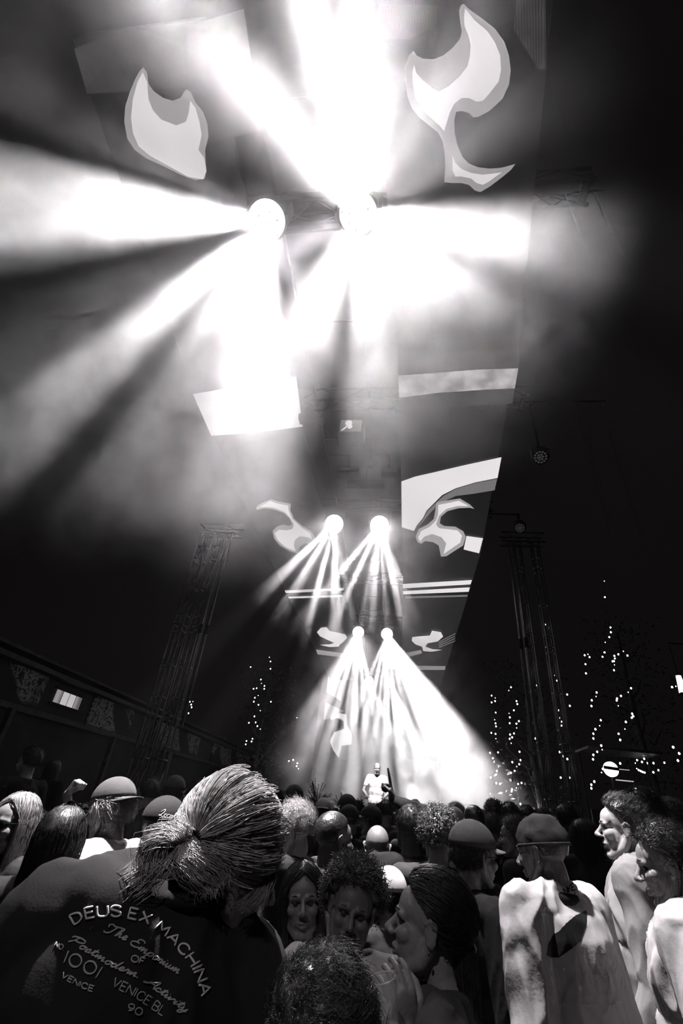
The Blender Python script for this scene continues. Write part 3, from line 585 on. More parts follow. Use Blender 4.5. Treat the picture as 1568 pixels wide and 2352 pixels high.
def hand_prims(mb, W_, d, n, side, mode='relaxed', sc=1.0):
    d = Vector(d).normalized(); n = Vector(n); n = (n - d*n.dot(d)).normalized(); s = d.cross(n)*side
    rot = Matrix((s, d, n)).transposed()
    mb.ell(W_+d*.05*sc, (.039*sc, .055*sc, .016*sc), rot, 16, 10)
    mb.cap([W_, W_+d*.03*sc], [.026*sc, .024*sc])
    curl = {'relaxed': (.25, .35, .3), 'fist': (1.35, 1.6, 1.1), 'grip': (.7, .8, .5), 'point': (1.35, 1.6, 1.1), 'flat': (.05, .08, .05)}
    for k in range(4):
        cu = curl[mode]
        if mode == 'point' and k == 0: cu = (0, .03, .02)
        p = W_ + d*(.092 - .004*abs(k-1.3))*sc + s*(.030-.0205*k)*sc; a = 0; L = [(.043, .026, .021), (.047, .029, .022), (.043, .027, .021), (.034, .02, .019)][k]
        pts = [p-d*.02*sc, p]
        for c0, l in zip(cu, L): a += c0; p = p + (d*math.cos(a) + n*math.sin(a) + s*(.08*(1.5-k))*math.cos(a))*l*sc; pts.append(p)
        mb.cap(pts, [.0095*sc, .0098*sc, .0088*sc, .0080*sc, .0068*sc], 10)
    p = W_ + d*.028*sc + s*.028*sc
    if mode in ('fist', 'point'): pts = [p, p+d*.03*sc+s*.016*sc+n*.016*sc, p+d*.052*sc+s*.004*sc+n*.034*sc, p+d*.058*sc-s*.022*sc+n*.038*sc]
    elif mode == 'grip': pts = [p, p+d*.026*sc+s*.024*sc+n*.012*sc, p+d*.046*sc+s*.03*sc+n*.036*sc, p+d*.056*sc+s*.024*sc+n*.056*sc]
    else: pts = [p, p+d*.028*sc+s*.026*sc+n*.006*sc, p+d*.055*sc+s*.038*sc+n*.012*sc, p+d*.075*sc+s*.040*sc+n*.016*sc]
    mb.cap(pts, [.014*sc, .0125*sc, .0105*sc, .0085*sc], 10)
def pose(**k):
    j = dict(head=Vector((0, .02, 1.635)), hrot=Matrix.Identity(3), neck=Vector((0, -.025, 1.495)), sh=.19, shz=1.445, shy=-.02,
             lean=Vector((0, 0, 0)), elb={-1: Vector((-.25, -.05, 1.13)), 1: Vector((.25, -.05, 1.13))}, wri={-1: Vector((-.25, .07, .90)), 1: Vector((.25, .07, .90))},
             hand={-1: ('relaxed', Vector((0, .1, -1)), Vector((1, 0, 0))), 1: ('relaxed', Vector((0, .1, -1)), Vector((-1, 0, 0)))}, hsc=1.0, slim=1.0, SH={})
    j.update(k); return j
def headM(j): return Matrix.Translation(j['head']) @ j['hrot'].to_4x4() @ Matrix.Scale(j['hsc'], 4)
def shoulders(j): return {s: j['SH'].get(s, Vector((s*j['sh']*j['slim'], j['shy'], j['shz']))) for s in (-1, 1)}
def body_mesh(j, voxel, detail=True, smile=0):
    mb = MB(); X = headM(j); head_prims(mb, X, detail, smile); w = j['slim']; S = shoulders(j); nk = j['neck']
    mb.cap([X @ Vector((0, -.035, -.055)), X @ Vector((0, -.04, -.10)), nk, nk-Vector((0, 0, .06))], [.052*w, .051*w, .058*w, .07*w], 14)
    mb.cap([S[-1], nk-Vector((0, 0, .05)), S[1]], [.045, .07, .045], 12)
    ch = (S[-1]+S[1])/2; up = Vector((0, 0, 1))
    mb.ell(ch-up*.14, (.15*w, .095, .2)); mb.ell(Vector((ch.x*.5, ch.y*.5, 1.05)), (.135*w, .09, .2)); mb.ell((0, 0, .93), (.155, .105, .12))
    for s in (-1, 1):
        e, wr = j['elb'][s], j['wri'][s]
        mb.cap([S[s], S[s].lerp(e, .5), e, e.lerp(wr, .35), wr], [.045*w, .042*w, .034*w, .036*w, .024*w], 12)
        md, d, n = j['hand'][s]; hand_prims(mb, wr, d, n, s, md, 1.0)
        mb.cap([(s*.085, 0, .9), (s*.1, .02, .5), (s*.1, -.01, .1)], [.075, .05, .035]); mb.cap([(s*.1, -.03, .05), (s*.105, .12, .03)], [.04, .03])
    me = remesh(mb, voxel, 2 if voxel < .006 else 3)
    if detail: face_detail(me, X, smile)
    return me
def top_mesh(j, kind, voxel=.009, seed=0, amp=.006, loose=1.0):
    """tee, shirt, jacket: torso and sleeves"""
    mb = MB(); w = j['slim']*loose; S = shoulders(j); nk = j['neck']; up = Vector((0, 0, 1)); ch = (S[-1]+S[1])/2
    mb.cap([S[-1], S[-1].lerp(nk, .6)-up*.03, nk-up*.055, S[1].lerp(nk, .6)-up*.03, S[1]], [.064*loose, .072*loose, .078, .072*loose, .064*loose], 14)
    mb.ell(ch-up*.13, (.19*w, .125*loose, .21)); mb.ell(ch.lerp(Vector((0, 0, ch.z)), .4)-up*.3, (.18*w, .125*loose, .2)); mb.ell((ch.x*.3, ch.y*.3, .98), (.185*w, .13*loose, .2))
    if kind != 'tee': mb.tube([nk-up*.05, nk-up*.01, nk+up*(.045 if kind == 'jacket' else .015)], [.088, .078, .070], 18)
    for s in (-1, 1):
        e, wr = j['elb'][s], j['wri'][s]
        if kind == 'tee': mb.cap([S[s], S[s].lerp(e, .6)], [.066*loose, .06*loose], 12)
        else: mb.cap([S[s], S[s].lerp(e, .5), e, e.lerp(wr, .5), e.lerp(wr, .92)], [.068*loose, .063*loose, .055*loose, .05*loose, .042*loose], 12)
    me = remesh(mb, voxel, 5); folds(me, amp, 8, seed, (1, 1, .38)); return me
def trousers_mesh():
    mb = MB(); mb.ell((0, 0, .9), (.175, .125, .13))
    for s in (-1, 1): mb.cap([(s*.09, 0, .86), (s*.1, .02, .5), (s*.1, -.01, .09)], [.095, .075, .062], 12)
    me = remesh(mb, .014, 4); folds(me, .005, 9, 3); return me
def shoes_mesh():
    mb = MB()
    for s in (-1, 1): mb.cap([(s*.1, -.05, .045), (s*.105, .1, .035), (s*.11, .17, .03)], [.045, .042, .03], 12)
    return remesh(mb, .012, 2)
TROUS = trousers_mesh(); SHOES = shoes_mesh()
# ---- hair and headgear, all in head coordinates
def sph(th, ph): return Vector((math.sin(th)*math.cos(ph), math.sin(th)*math.sin(ph), math.cos(th)))
HC = Vector((0, -.018, .034)); HR = Vector((.078, .099, .089))
def hairline(d):
    """1 where hair grows for direction d (head frame)"""
    front = max(0., d.y); lim = (-.35 if d.y < .05 else -.12) + .90*front**1.2 if d.y > -.15 else -.62
    return lim
def shell(thick, seed=0, rough=.25, seg=56, rings=36, low=None, lump=12):
    mb = MB(); mb.ell((0, 0, 0), (1, 1, 1), seg=seg, rings=rings); out = []
    for v in mb.v:
        d = Vector(v); lim = hairline(d) if low is None else low(d)
        k = min(1, max(0, (d.z-lim)/.14)); k = k*k*(3-2*k)
        nz = 1+rough*noise.noise(d*lump*.35+Vector((seed, 0, 0)))+rough*.6*noise.noise(d*lump+Vector((0, seed, 0)))
        t = thick*k*nz - .012*(1-k)
        out.append(HC + Vector((d.x*(HR.x+t), d.y*(HR.y+t), d.z*(HR.z+t))))
    mb.v = [tuple(p) for p in out]; return mb
def strands(mb, paths, r0, seg=3, taper=.3):
    """many thin hairs as one mesh (vectorised)"""
    P = np.array([[tuple(q) for q in p] for p in paths], float)
    n, k, _ = P.shape; T = np.gradient(P, axis=1); T /= np.linalg.norm(T, axis=2, keepdims=True)+1e-9
    a = np.zeros_like(T); a[..., 2] = 1; par = np.abs(T[..., 2]) > .9; a[par] = (1, 0, 0)
    U = np.cross(T, a); U /= np.linalg.norm(U, axis=2, keepdims=True)+1e-9; V = np.cross(T, U)
    rr = r0*np.linspace(1, taper, k)[None, :, None]
    if np.ndim(r0): rr = np.asarray(r0)[:, None, None]*np.linspace(1, taper, k)[None, :, None]
    rings = [P + (U*math.cos(2*math.pi*j/seg)+V*math.sin(2*math.pi*j/seg))*rr for j in range(seg)]
    A = np.stack(rings, 2).reshape(-1, 3); base = len(mb.v); mb.v.extend(map(tuple, A.tolist()))
    idx = np.arange(n*k*seg).reshape(n, k, seg) + base; fs = []
    for j in range(seg):
        q = np.stack([idx[:, :-1, j], idx[:, :-1, (j+1) % seg], idx[:, 1:, (j+1) % seg], idx[:, 1:, j]], -1).reshape(-1, 4); fs.extend(map(tuple, q.tolist()))
    mb.f.extend(fs); mb.m.extend([0]*len(fs)); return mb
def surf(d, t): return HC + Vector((d.x*(HR.x+t), d.y*(HR.y+t), d.z*(HR.z+t)))
def rdir(rnd, ok):
    while True:
        d = Vector((rnd.gauss(0, 1), rnd.gauss(0, 1), rnd.gauss(0, 1))).normalized()
        if ok(d): return d
def short_hair(seed, n, th=.014, ln=.035, r=.0009, flow=Vector((.2, -.9, .5)), mess=.35, zmax=2):
    rnd = random.Random(seed); mb = shell(th, seed, .35); paths = []
    for _ in range(n):
        d = rdir(rnd, lambda d: hairline(d)-.25*(zmax < 1)+.05 < d.z < zmax)
        f = (flow + Vector((rnd.gauss(0, mess), rnd.gauss(0, mess), rnd.gauss(0, mess)))); f = (f - d*f.dot(d)); l = ln*rnd.uniform(.6, 1.3)
        c = Vector((noise.noise(d*4), noise.noise(d*4+Vector((9, 0, 0))), noise.noise(d*4+Vector((0, 9, 0)))))*.5
        paths.append([surf(d, th*.55) + (f+c)*l*t + d*(.012*math.sin(t*2.2)+.004*rnd.random()) for t in (0, .25, .5, .75, 1)])
    return strands(mb, paths, r)
def curly_hair(seed, n, th=.022, r=.0016, ext=.02):
    rnd = random.Random(seed); mb = shell(th, seed, .45, lump=22); paths = []
    for _ in range(n):
        d = rdir(rnd, lambda d: d.z > hairline(d)+.08); R_ = rnd.uniform(.004, .0075); a0 = rnd.uniform(0, 6.28); u = d.orthogonal().normalized(); w = d.cross(u); base = surf(d, th*.6)
        dr = Vector((rnd.gauss(0, .35), rnd.gauss(0, .35), rnd.gauss(0, .35)))
        paths.append([base + (d+dr)*ext*t*1.3 + (u*math.cos(a0+t*11)+w*math.sin(a0+t*11))*R_ for t in [q/11 for q in range(12)]])
    return strands(mb, paths, r, 4, .7)
def long_hair(seed, n, length=.34, r=.0011, part=0.0, solid=True):
    rnd = random.Random(seed)
    mb = shell(.010, seed, .2, low=lambda d: (-.9 if d.y < .35 else -.2+1.0*d.y))
    paths = []
    for _ in range(n):
        d = rdir(rnd, lambda d: d.z > .15 and d.z > hairline(d)+.05); a = math.atan2(d.y, d.x-part*.3)
        if math.sin(a) > .55: a = math.copysign(.58, math.cos(a)) if math.cos(a) > 0 else math.pi-.58
        hz = Vector((math.cos(a), math.sin(a), 0)); th0 = math.acos(max(-1, min(1, d.z))); pts = []
        L = length*rnd.uniform(.75, 1.05); off = rnd.uniform(.004, .016); K = 10; ph = rnd.uniform(0, 6)
        for q in range(K):
            t = q/(K-1)
            if t < .4:
                th_ = th0 + (1.65-th0)*(t/.4); dd = (d*(1-t/.4) + hz*(t/.4)); dd = Vector((dd.x, dd.y, 0)); dd = dd.normalized() if dd.length > .01 else hz
                p = surf(Vector((dd.x*math.sin(th_), dd.y*math.sin(th_), math.cos(th_))), off)
            else:
                k = (t-.4)/.6; p = surf(hz, off) + Vector((hz.x*.012*math.sin(k*5+ph)-hz.x*.01*k, -.015*k+.006*math.sin(k*6+ph), -L*k))
            pts.append(p)
        paths.append(pts)
    if solid:   # inner mass so that the neck does not show through
        for q in range(9): mb.ell((0, -.045-.003*q, -.02-length*q/10), (.074-.002*q, .055-.002*q, .05), seg=18, rings=8)
    return strands(mb, paths, r)
def cap_mesh(back=False):
    mb = MB(); mb.ell((0, 0, 0), (1, 1, 1), seg=36, rings=24); out = []
    for v in mb.v:
        d = Vector(v); z = max(d.z, -.02); k = (1+.02*abs(math.sin(3*math.atan2(d.y, d.x)))) if d.z > -.02 else .96
        out.append(HC + Vector((d.x*(HR.x+.018)*k, d.y*(HR.y+.018)*k, .012 + z*(HR.z+.014) if d.z > -.02 else .006)))
    mb.v = [tuple(p) for p in out]; mb.ell((0, HC.y, HC.z+.012+HR.z+.004), (.008, .008, .005), seg=10, rings=6)
    return mb
def brim_mesh(sgn=1, l=.075):
    mb = MB(); vs = []; n = 18; m = 5
    for i in range(n+1):
        a = math.pi*(.12+.76*i/n)
        for j in range(m+1):
            k = j/m; rx, ry = (HR.x+.008), (HR.y+.008)
            e = math.sin(a)**.7*l*k
            x = math.cos(a)*rx*(1+.05*k); y = (math.sin(a)*ry + e)*sgn + HC.y; z = HC.z+.010 - .10*(x*x)/.08*.9*k - .012*k
            vs.append((x, y, z))
    lo = [(x, y, z-.004) for x, y, z in vs]; N = len(vs); fs = []
    for i in range(n):
        for j in range(m):
            a = i*(m+1)+j; q = (a, a+m+1, a+m+2, a+1); fs.append(q); fs.append(tuple(N+t for t in reversed(q)))
    edge = [j for j in range(m+1)] + [i*(m+1)+m for i in range(1, n+1)] + [n*(m+1)+j for j in range(m-1, -1, -1)]
    for a, b_ in zip(edge, edge[1:]): fs.append((a, b_, N+b_, N+a))
    mb.add(vs+lo, fs); return mb
def beanie_mesh():
    mb = MB(); mb.ell((0, 0, 0), (1, 1, 1), seg=40, rings=26); out = []
    for v in mb.v:
        d = Vector(v); z = max(d.z, -.15); t = .012+.010*noise.noise(d*3)*(d.z > .2) + .004*abs(noise.noise(Vector((d.x*5, d.y*5, d.z*2))))
        out.append(HC + Vector((d.x*(HR.x+t), d.y*(HR.y+t), z*(HR.z+t)*.96 + (.008 if d.z > .6 else 0))))
    mb.v = [tuple(p) for p in out]; mb.tube([HC+Vector((math.cos(a)*(HR.x+.012), math.sin(a)*(HR.y+.012), -.008)) for a in [q*math.pi/12 for q in range(24)]], .006, 8, closed=True)
    return mb
def glasses_mesh():
    mb = MB()
    for s in (-1, 1):
        mb.ell((s*.034, .101, .0), (.026, .004, .019)); mb.tube([(s*.058, .095, .008), (s*.078, .05, .008), (s*.084, -.01, .006)], .0028, 6)
    mb.tube([(-.012, .104, .006), (.012, .104, .006)], .003, 6); return mb
HM = {}
def HG(key):
    if key not in HM:
        f = {'under': lambda: short_hair(14, 1500, .008, .030, .0009, Vector((.1, -.3, -.8)), .3, .05), 'underw': lambda: short_hair(15, 2500, .012, .045, .0011, Vector((.3, -.3, -.8)), .45, .08), 'short': lambda: short_hair(1, 1400, .010, .028), 'short2': lambda: short_hair(2, 900, .018, .045, flow=Vector((-.5, -.6, .4))), 'fade': lambda: shell(.006, 3, .2),
             'curly': lambda: curly_hair(4, 900), 'long': lambda: long_hair(5, 900), 'bob': lambda: long_hair(6, 700, .16),
             'cap': lambda: cap_mesh(), 'brim': lambda: brim_mesh(1), 'brimb': lambda: brim_mesh(-1, .06), 'beanie': lambda: beanie_mesh(), 'glasses': lambda: glasses_mesh(),
             'shorthi': lambda: short_hair(7, 9000, .024, .036, .0006, Vector((.5, -.3, .3)), .4), 'curlyhi': lambda: curly_hair(8, 2600, .030, .0014, .026),
             'longhi': lambda: long_hair(9, 3500), 'slick': lambda: slick(10), 'wavy': lambda: short_hair(11, 2600, .022, .05, .0010, Vector((-.7, .2, .5)), .4),
             'shortmid': lambda: short_hair(12, 2600, .014, .035)}
        HM[key] = f[key]().mesh(key)
    return HM[key]
def slick(seed):
    """dark hair combed from the forehead back into a low tail"""
    rnd = random.Random(seed); mb = shell(.014, seed, .15, low=lambda d: (-.75 if d.y < 0 else -.3+.95*d.y)); T = Vector((0, -.93, -.35)).normalized(); paths = []
    for _ in range(3600):
        d = rdir(rnd, lambda d: d.z > hairline(d)+.02 and d.dot(T) < .9)
        ang = d.angle(T); o_ = rnd.uniform(.007, .020); l = rnd.uniform(.3, .9); ax = d.cross(T).normalized()
        paths.append([surf(Matrix.Rotation(ang*l*t, 3, ax) @ d, o_+.004*math.sin(t*6+_)) for t in [q/9 for q in range(10)]])
    for q in range(12): mb.ell((0, -.105-.004*q, -.03-.026*q), (.034, .03, .03), seg=12, rings=8)
    for _ in range(700):
        a = rnd.uniform(0, 6.28); r = .034*math.sqrt(rnd.random())+.004
        paths.append([Vector((r*math.cos(a)*(1+.3*t), -.10-.05*t+r*math.sin(a), -.02-.30*t+.006*math.sin(9*t+a))) for t in [q/9 for q in range(10)]])
    return strands(mb, paths, .0010)
BT = {}
def template(kind):
    if kind not in BT:
        if kind == 'lo': j = pose(); b_ = body_mesh(j, .009, False)
        elif kind == 'm': j = pose(); b_ = body_mesh(j, .0052)
        elif kind == 'f': j = pose(slim=.86, shz=1.445); b_ = body_mesh(j, .0052)
        elif kind == 'turn': j = pose(hrot=Matrix.Rotation(rad(35), 3, 'Z') @ Matrix.Rotation(rad(-8), 3, 'X')); b_ = body_mesh(j, .0052)
        elif kind == 'nod': j = pose(hrot=Matrix.Rotation(rad(-14), 3, 'X'), head=Vector((0, .045, 1.625))); b_ = body_mesh(j, .0052)
        BT[kind] = (j, b_, {})
    return BT[kind]
def headgear(o, XM, hair, hc, capc, extra=()):
    def P(nm, key, mat, c, par=o, m4=None): return link(nm, HG(key), mat, par, c, mat4=m4 if m4 is not None else XM)
    if hair: P('hair', hair, M['hair'], hc)
    if capc is not None and capc[0] in ('cap', 'capback', 'beanie'):
        if capc[0] == 'beanie': P('beanie', 'beanie', M['cloth'], capc[1])
        else:
            c = P('cap', 'cap', M['cloth'], capc[1]); link('brim', HG('brim' if capc[0] == 'cap' else 'brimb'), M['cloth'], c, capc[1]*(.8 if len(capc) < 3 else capc[2]))
    for k in extra:
        if k == 'glasses': P('sunglasses', 'glasses', M['glass'], .02)
        if k == 'glassesup': P('sunglasses', 'glasses', M['glass'], .02, m4=XM @ Matrix.Translation((0, -.035, .085)) @ Matrix.Rotation(rad(28), 4, 'X'))
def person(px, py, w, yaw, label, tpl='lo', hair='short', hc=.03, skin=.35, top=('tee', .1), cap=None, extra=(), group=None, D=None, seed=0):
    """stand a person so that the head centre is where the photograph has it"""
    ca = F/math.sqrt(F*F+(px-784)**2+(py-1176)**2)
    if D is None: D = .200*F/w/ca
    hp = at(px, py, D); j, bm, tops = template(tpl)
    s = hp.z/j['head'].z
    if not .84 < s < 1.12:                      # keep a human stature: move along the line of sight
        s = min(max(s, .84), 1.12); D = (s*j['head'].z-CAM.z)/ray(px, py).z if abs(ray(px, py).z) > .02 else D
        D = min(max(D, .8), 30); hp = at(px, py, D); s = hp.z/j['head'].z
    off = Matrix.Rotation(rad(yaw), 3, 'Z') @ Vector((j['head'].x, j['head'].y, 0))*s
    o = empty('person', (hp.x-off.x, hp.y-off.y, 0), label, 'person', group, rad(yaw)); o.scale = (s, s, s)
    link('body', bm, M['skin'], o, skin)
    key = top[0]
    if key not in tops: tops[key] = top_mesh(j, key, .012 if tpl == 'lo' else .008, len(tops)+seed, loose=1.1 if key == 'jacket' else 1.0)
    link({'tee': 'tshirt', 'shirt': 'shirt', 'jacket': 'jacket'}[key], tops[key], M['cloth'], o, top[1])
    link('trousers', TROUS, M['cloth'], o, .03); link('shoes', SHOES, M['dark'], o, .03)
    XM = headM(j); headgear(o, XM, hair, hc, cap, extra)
    if tpl != 'lo':
        for q in (-1, 1): link('eye', HM.setdefault('eye', MB().ell((0, 0, 0), (.0115, .0115, .0115)).mesh('eye')), M['eye'], o, mat4=XM @ Matrix.Translation((q*.031, .0725, -.002)))
    return o, j, XM
def yawv(x): return x
# ---------------------------------------------------------------- lettering stitched on cloth
GL = {  # block letters, unit height, strokes as polylines
 'D': (.62, [[(0,0),(0,1)],[(0,1),(.3,.97),(.55,.78),(.6,.5),(.55,.22),(.3,.03),(0,0)]]), 'E': (.5, [[(.5,1),(0,1),(0,0),(.5,0)],[(0,.52),(.42,.52)]]),
 'U': (.6, [[(0,1),(0,.3),(.1,.06),(.3,0),(.5,.06),(.6,.3),(.6,1)]]), 'S': (.56, [[(.54,.82),(.42,.98),(.2,1),(.03,.86),(.05,.66),(.28,.54),(.5,.4),(.55,.2),(.4,.02),(.16,0),(0,.18)]]),
 'X': (.6, [[(0,1),(.6,0)],[(.6,1),(0,0)]]), 'M': (.74, [[(0,0),(.06,1),(.37,.3),(.68,1),(.74,0)]]), 'A': (.66, [[(0,0),(.33,1),(.66,0)],[(.12,.34),(.54,.34)]]),
 'C': (.62, [[(.6,.8),(.42,.98),(.2,.96),(.02,.7),(0,.4),(.1,.1),(.32,0),(.5,.05),(.62,.22)]]), 'H': (.6, [[(0,0),(0,1)],[(.6,0),(.6,1)],[(0,.5),(.6,.5)]]),
 'I': (.06, [[(0.03,0),(0.03,1)]]), 'N': (.6, [[(0,0),(0,1),(.6,0),(.6,1)]]), 'O': (.7, [[(.35,1),(.1,.85),(0,.5),(.1,.15),(.35,0),(.6,.15),(.7,.5),(.6,.85),(.35,1)]]),
 'F': (.5, [[(.5,1),(0,1),(0,0)],[(0,.52),(.4,.52)]]), 'V': (.62, [[(0,1),(.31,0),(.62,1)]]), 'B': (.56, [[(0,0),(0,1),(.35,1),(.5,.85),(.45,.6),(.3,.53),(0,.53)],[(.3,.53),(.52,.42),(.56,.2),(.42,.02),(0,0)]]),
 'L': (.5, [[(0,1),(0,0),(.5,0)]]), '1': (.1, [[(.05,0),(.05,1)]]), '0': (.66, [[(.33,1),(.1,.85),(0,.5),(.1,.15),(.33,0),(.56,.15),(.66,.5),(.56,.85),(.33,1)]]), '9': (.6, [[(.55,.65),(.4,.42),(.15,.42),(0,.7),(.15,.96),(.4,.98),(.55,.7),(.5,.3),(.2,0)]]),
 'K': (.58, [[(0,0),(0,1)],[(.56,1),(0,.42)],[(.2,.6),(.58,0)]]), '.': (.08, [[(.02,.0),(.06,.03)]])}
SC = {  # script letters, capitals height 1, x height .45
 'T': (.75, [[(.1,.62),(.0,.8),(.15,1),(.4,.9),(.85,1.0)],[(.55,.93),(.45,.4),(.3,.02),(.08,.0),(.02,.15)]]), 'E': (.6, [[(.62,.85),(.45,1),(.2,.9),(.22,.62),(.42,.55),(.12,.5),(.0,.25),(.15,0),(.45,.03),(.62,.2)]]),
 'P': (.7, [[(.3,.95),(.22,.4),(.08,0)],[(.0,.6),(.05,.85),(.35,1),(.65,.95),(.72,.7),(.5,.48),(.22,.5)]]), 'A': (.75, [[(0,.1),(.1,0),(.3,.3),(.62,1),(.64,.4),(.72,0),(.85,.1)],[(.25,.35),(.68,.38)]]),
 'L': (.62, [[(.1,.62),(.25,.8),(.5,1),(.55,.8),(.35,.4),(.12,.05),(.0,.1),(.15,.18),(.4,.0),(.7,.12)]]), 'S': (.6, [[(.62,.82),(.5,1),(.25,.92),(.25,.65),(.42,.4),(.35,.08),(.1,0),(0,.2),(.2,.25)]]),
 'h': (.42, [[(0,0),(.2,.6),(.24,.95),(.12,.9),(.05,.0),(.2,.4),(.3,.4),(.28,.05),(.42,.08)]]), 'e': (.34, [[(0,.1),(.2,.22),(.26,.4),(.12,.44),(.06,.15),(.16,0),(.36,.12)]]),
 'm': (.62, [[(0,.1),(.08,.42),(.06,0),(.2,.42),(.26,.35),(.24,0),(.4,.42),(.47,.35),(.46,.03),(.62,.1)]]), 'p': (.4, [[(0,.15),(.1,.42),(.02,-.4)],[(.06,.3),(.22,.45),(.33,.3),(.25,.03),(.08,.05)]]),
 'o': (.36, [[(.15,.44),(.02,.25),(.1,0),(.25,.05),(.28,.3),(.15,.44),(.38,.36)]]), 'r': (.3, [[(0,.1),(.1,.48),(.12,.36),(.24,.4),(.2,.04),(.32,.1)]]), 'i': (.22, [[(0,.12),(.1,.42),(.08,.05),(.22,.1)],[(.13,.6),(.15,.63)]]),
 'u': (.42, [[(0,.12),(.08,.42),(.08,.05),(.2,.03),(.3,.42),(.28,.05),(.42,.1)]]), 's': (.3, [[(0,.1),(.16,.48),(.22,.15),(.1,0),(.0,.06)],[(.2,.05),(.3,.1)]]), 't': (.26, [[(0,.12),(.16,.85),(.1,.1),(.26,.1)],[(0,.58),(.28,.62)]]),
 'd': (.42, [[(.24,.4),(.08,.4),(.02,.1),(.15,0),(.27,.3),(.38,.98),(.3,.1),(.42,.08)]]), 'n': (.42, [[(0,.1),(.08,.42),(.06,0),(.22,.42),(.29,.35),(.27,.03),(.42,.1)]]), 'c': (.32, [[(.26,.38),(.1,.44),(.02,.15),(.14,0),(.34,.12)]]),
 'v': (.36, [[(0,.12),(.07,.42),(.1,.03),(.25,.4),(.38,.36)]]), 'y': (.4, [[(0,.12),(.07,.42),(.1,.05),(.22,.05),(.32,.42),(.22,-.35),(.05,-.38),(.1,-.1),(.4,.1)]]), 'a': (.4, [[(.26,.38),(.08,.42),(.02,.1),(.14,0),(.25,.3),(.29,.42),(.27,.05),(.4,.1)]]),
 'l': (.26, [[(0,.12),(.18,.75),(.14,.95),(.06,.8),(.1,.1),(.26,.1)]]), '.': (.15, [[(.05,0),(.08,.03)]])}
def smooth_poly(p, n=5):
    if len(p) < 3: return [(p[0][0]+(p[1][0]-p[0][0])*t/4, p[0][1]+(p[1][1]-p[0][1])*t/4) for t in range(5)]
    q = [p[0]]+list(p)+[p[-1]]; out = []
    for i in range(1, len(q)-2):
        a, b, c, d = [np.array(x, float) for x in q[i-1:i+3]]
        for k in range(n):
            t = k/n; out.append(tuple(.5*((2*b)+(-a+c)*t+(2*a-5*b+4*c-d)*t*t+(-a+3*b-3*c+d)*t**3)))
    out.append(tuple(p[-1])); return out
def seglin(p, n=4):
    out = []
    for a, b in zip(p, p[1:]): out += [(a[0]+(b[0]-a[0])*k/n, a[1]+(b[1]-a[1])*k/n) for k in range(n)]
    return out+[p[-1]]
class Stitcher:
    """lays thread on a garment along the line of sight to points of its surface"""
    def __init__(s, objs):
        vs = []; fs = []
        for o in objs:
            b = len(vs); mw = o.matrix_world; vs += [mw @ v.co for v in o.data.vertices]; fs += [tuple(b+i for i in p.vertices) for p in o.data.polygons]
        s.t = BVHTree.FromPolygons(vs, fs)
    def hit(s, x, y, lift=.0012):
        d = ray(x, y); h, n, i, ds = s.t.ray_cast(CAM, d)
        if h is None: return None
        if n.dot(d) > 0: n = -n
        return h + n*lift
    def stroke(s, mb, pts, r):
        run = []
        for x, y in pts:
            h = s.hit(x, y)
            if h is None or (run and (h-run[-1]).length > .03):
                if len(run) > 1: mb.tube(run, r, 5)
                run = []
            if h is not None: run.append(h)
        if len(run) > 1: mb.tube(run, r, 5)
    def fill(s, mb, poly, step=1.0):
        P = [Vector((x, y)) for x, y in poly]; xs = [p.x for p in P]; ys = [p.y for p in P]
        def inside(x, y):
            c = False; j = len(P)-1
            for i in range(len(P)):
                if (P[i].y > y) != (P[j].y > y) and x < (P[j].x-P[i].x)*(y-P[i].y)/(P[j].y-P[i].y+1e-9)+P[i].x: c = not c
                j = i
            return c
        nx = int((max(xs)-min(xs))/step)+2; ny = int((max(ys)-min(ys))/step)+2; cache = {}
        def V(i, j):
            if (i, j) not in cache:
                h = s.hit(min(xs)+i*step, min(ys)+j*step, .0015)
                if h is None: cache[(i, j)] = None
                else: cache[(i, j)] = len(mb.v); mb.v.append(tuple(h))
            return cache[(i, j)]
        for i in range(nx):
            for j in range(ny):
                if inside(min(xs)+(i+.5)*step, min(ys)+(j+.5)*step):
                    q = [V(i, j), V(i+1, j), V(i+1, j+1), V(i, j+1)]
                    if None not in q: mb.f.append(tuple(q)); mb.m.append(0)
    def text(s, mb, txt, path, h, r, script=False, shear=0, gap=.16):
        """path in photo pixels; letters stand on it"""
        L = [0]
        for a, b in zip(path, path[1:]): L.append(L[-1]+math.hypot(b[0]-a[0], b[1]-a[1]))
        G = SC if script else GL; adv = []
        for c in txt: adv.append(.28 if c == ' ' else (G[c.lower() if c not in G else c][0] + (0.02 if script else gap)))
        tot = sum(adv)*h; k = L[-1]/tot; x = 0
        def on(u):
            u = max(0, min(L[-1]-1e-6, u)); i = max(q for q in range(len(L)-1) if L[q] <= u+1e-9); t = (u-L[i])/(L[i+1]-L[i]); a, b = path[i], path[i+1]
            p = (a[0]+(b[0]-a[0])*t, a[1]+(b[1]-a[1])*t); d = (b[0]-a[0], b[1]-a[1]); m = math.hypot(*d); return p, (d[0]/m, d[1]/m)
        for c, ad in zip(txt, adv):
            if c != ' ':
                g = G[c.lower() if c not in G else c]
                p0, _ = on(x); p1, _ = on(x+g[0]*h*k); d = (p1[0]-p0[0], p1[1]-p0[1]); m = math.hypot(*d)
                if m < h*.2: _, d = on(x+g[0]*h*k/2)
                else: d = (d[0]/m, d[1]/m)
                n = (d[1], -d[0])
                for st in g[1]:
                    st = smooth_poly(st) if script or c in 'DUSCO09B' else seglin(st)
                    s.stroke(mb, [(p0[0]+d[0]*(a+shear*b)*h*k+n[0]*b*h, p0[1]+d[1]*(a+shear*b)*h*k+n[1]*b*h) for a, b in st], r)
            x += ad*h*k
def zr(ox, oy, s, pts): return [(ox+a*s, oy+b*s) for a, b in pts]
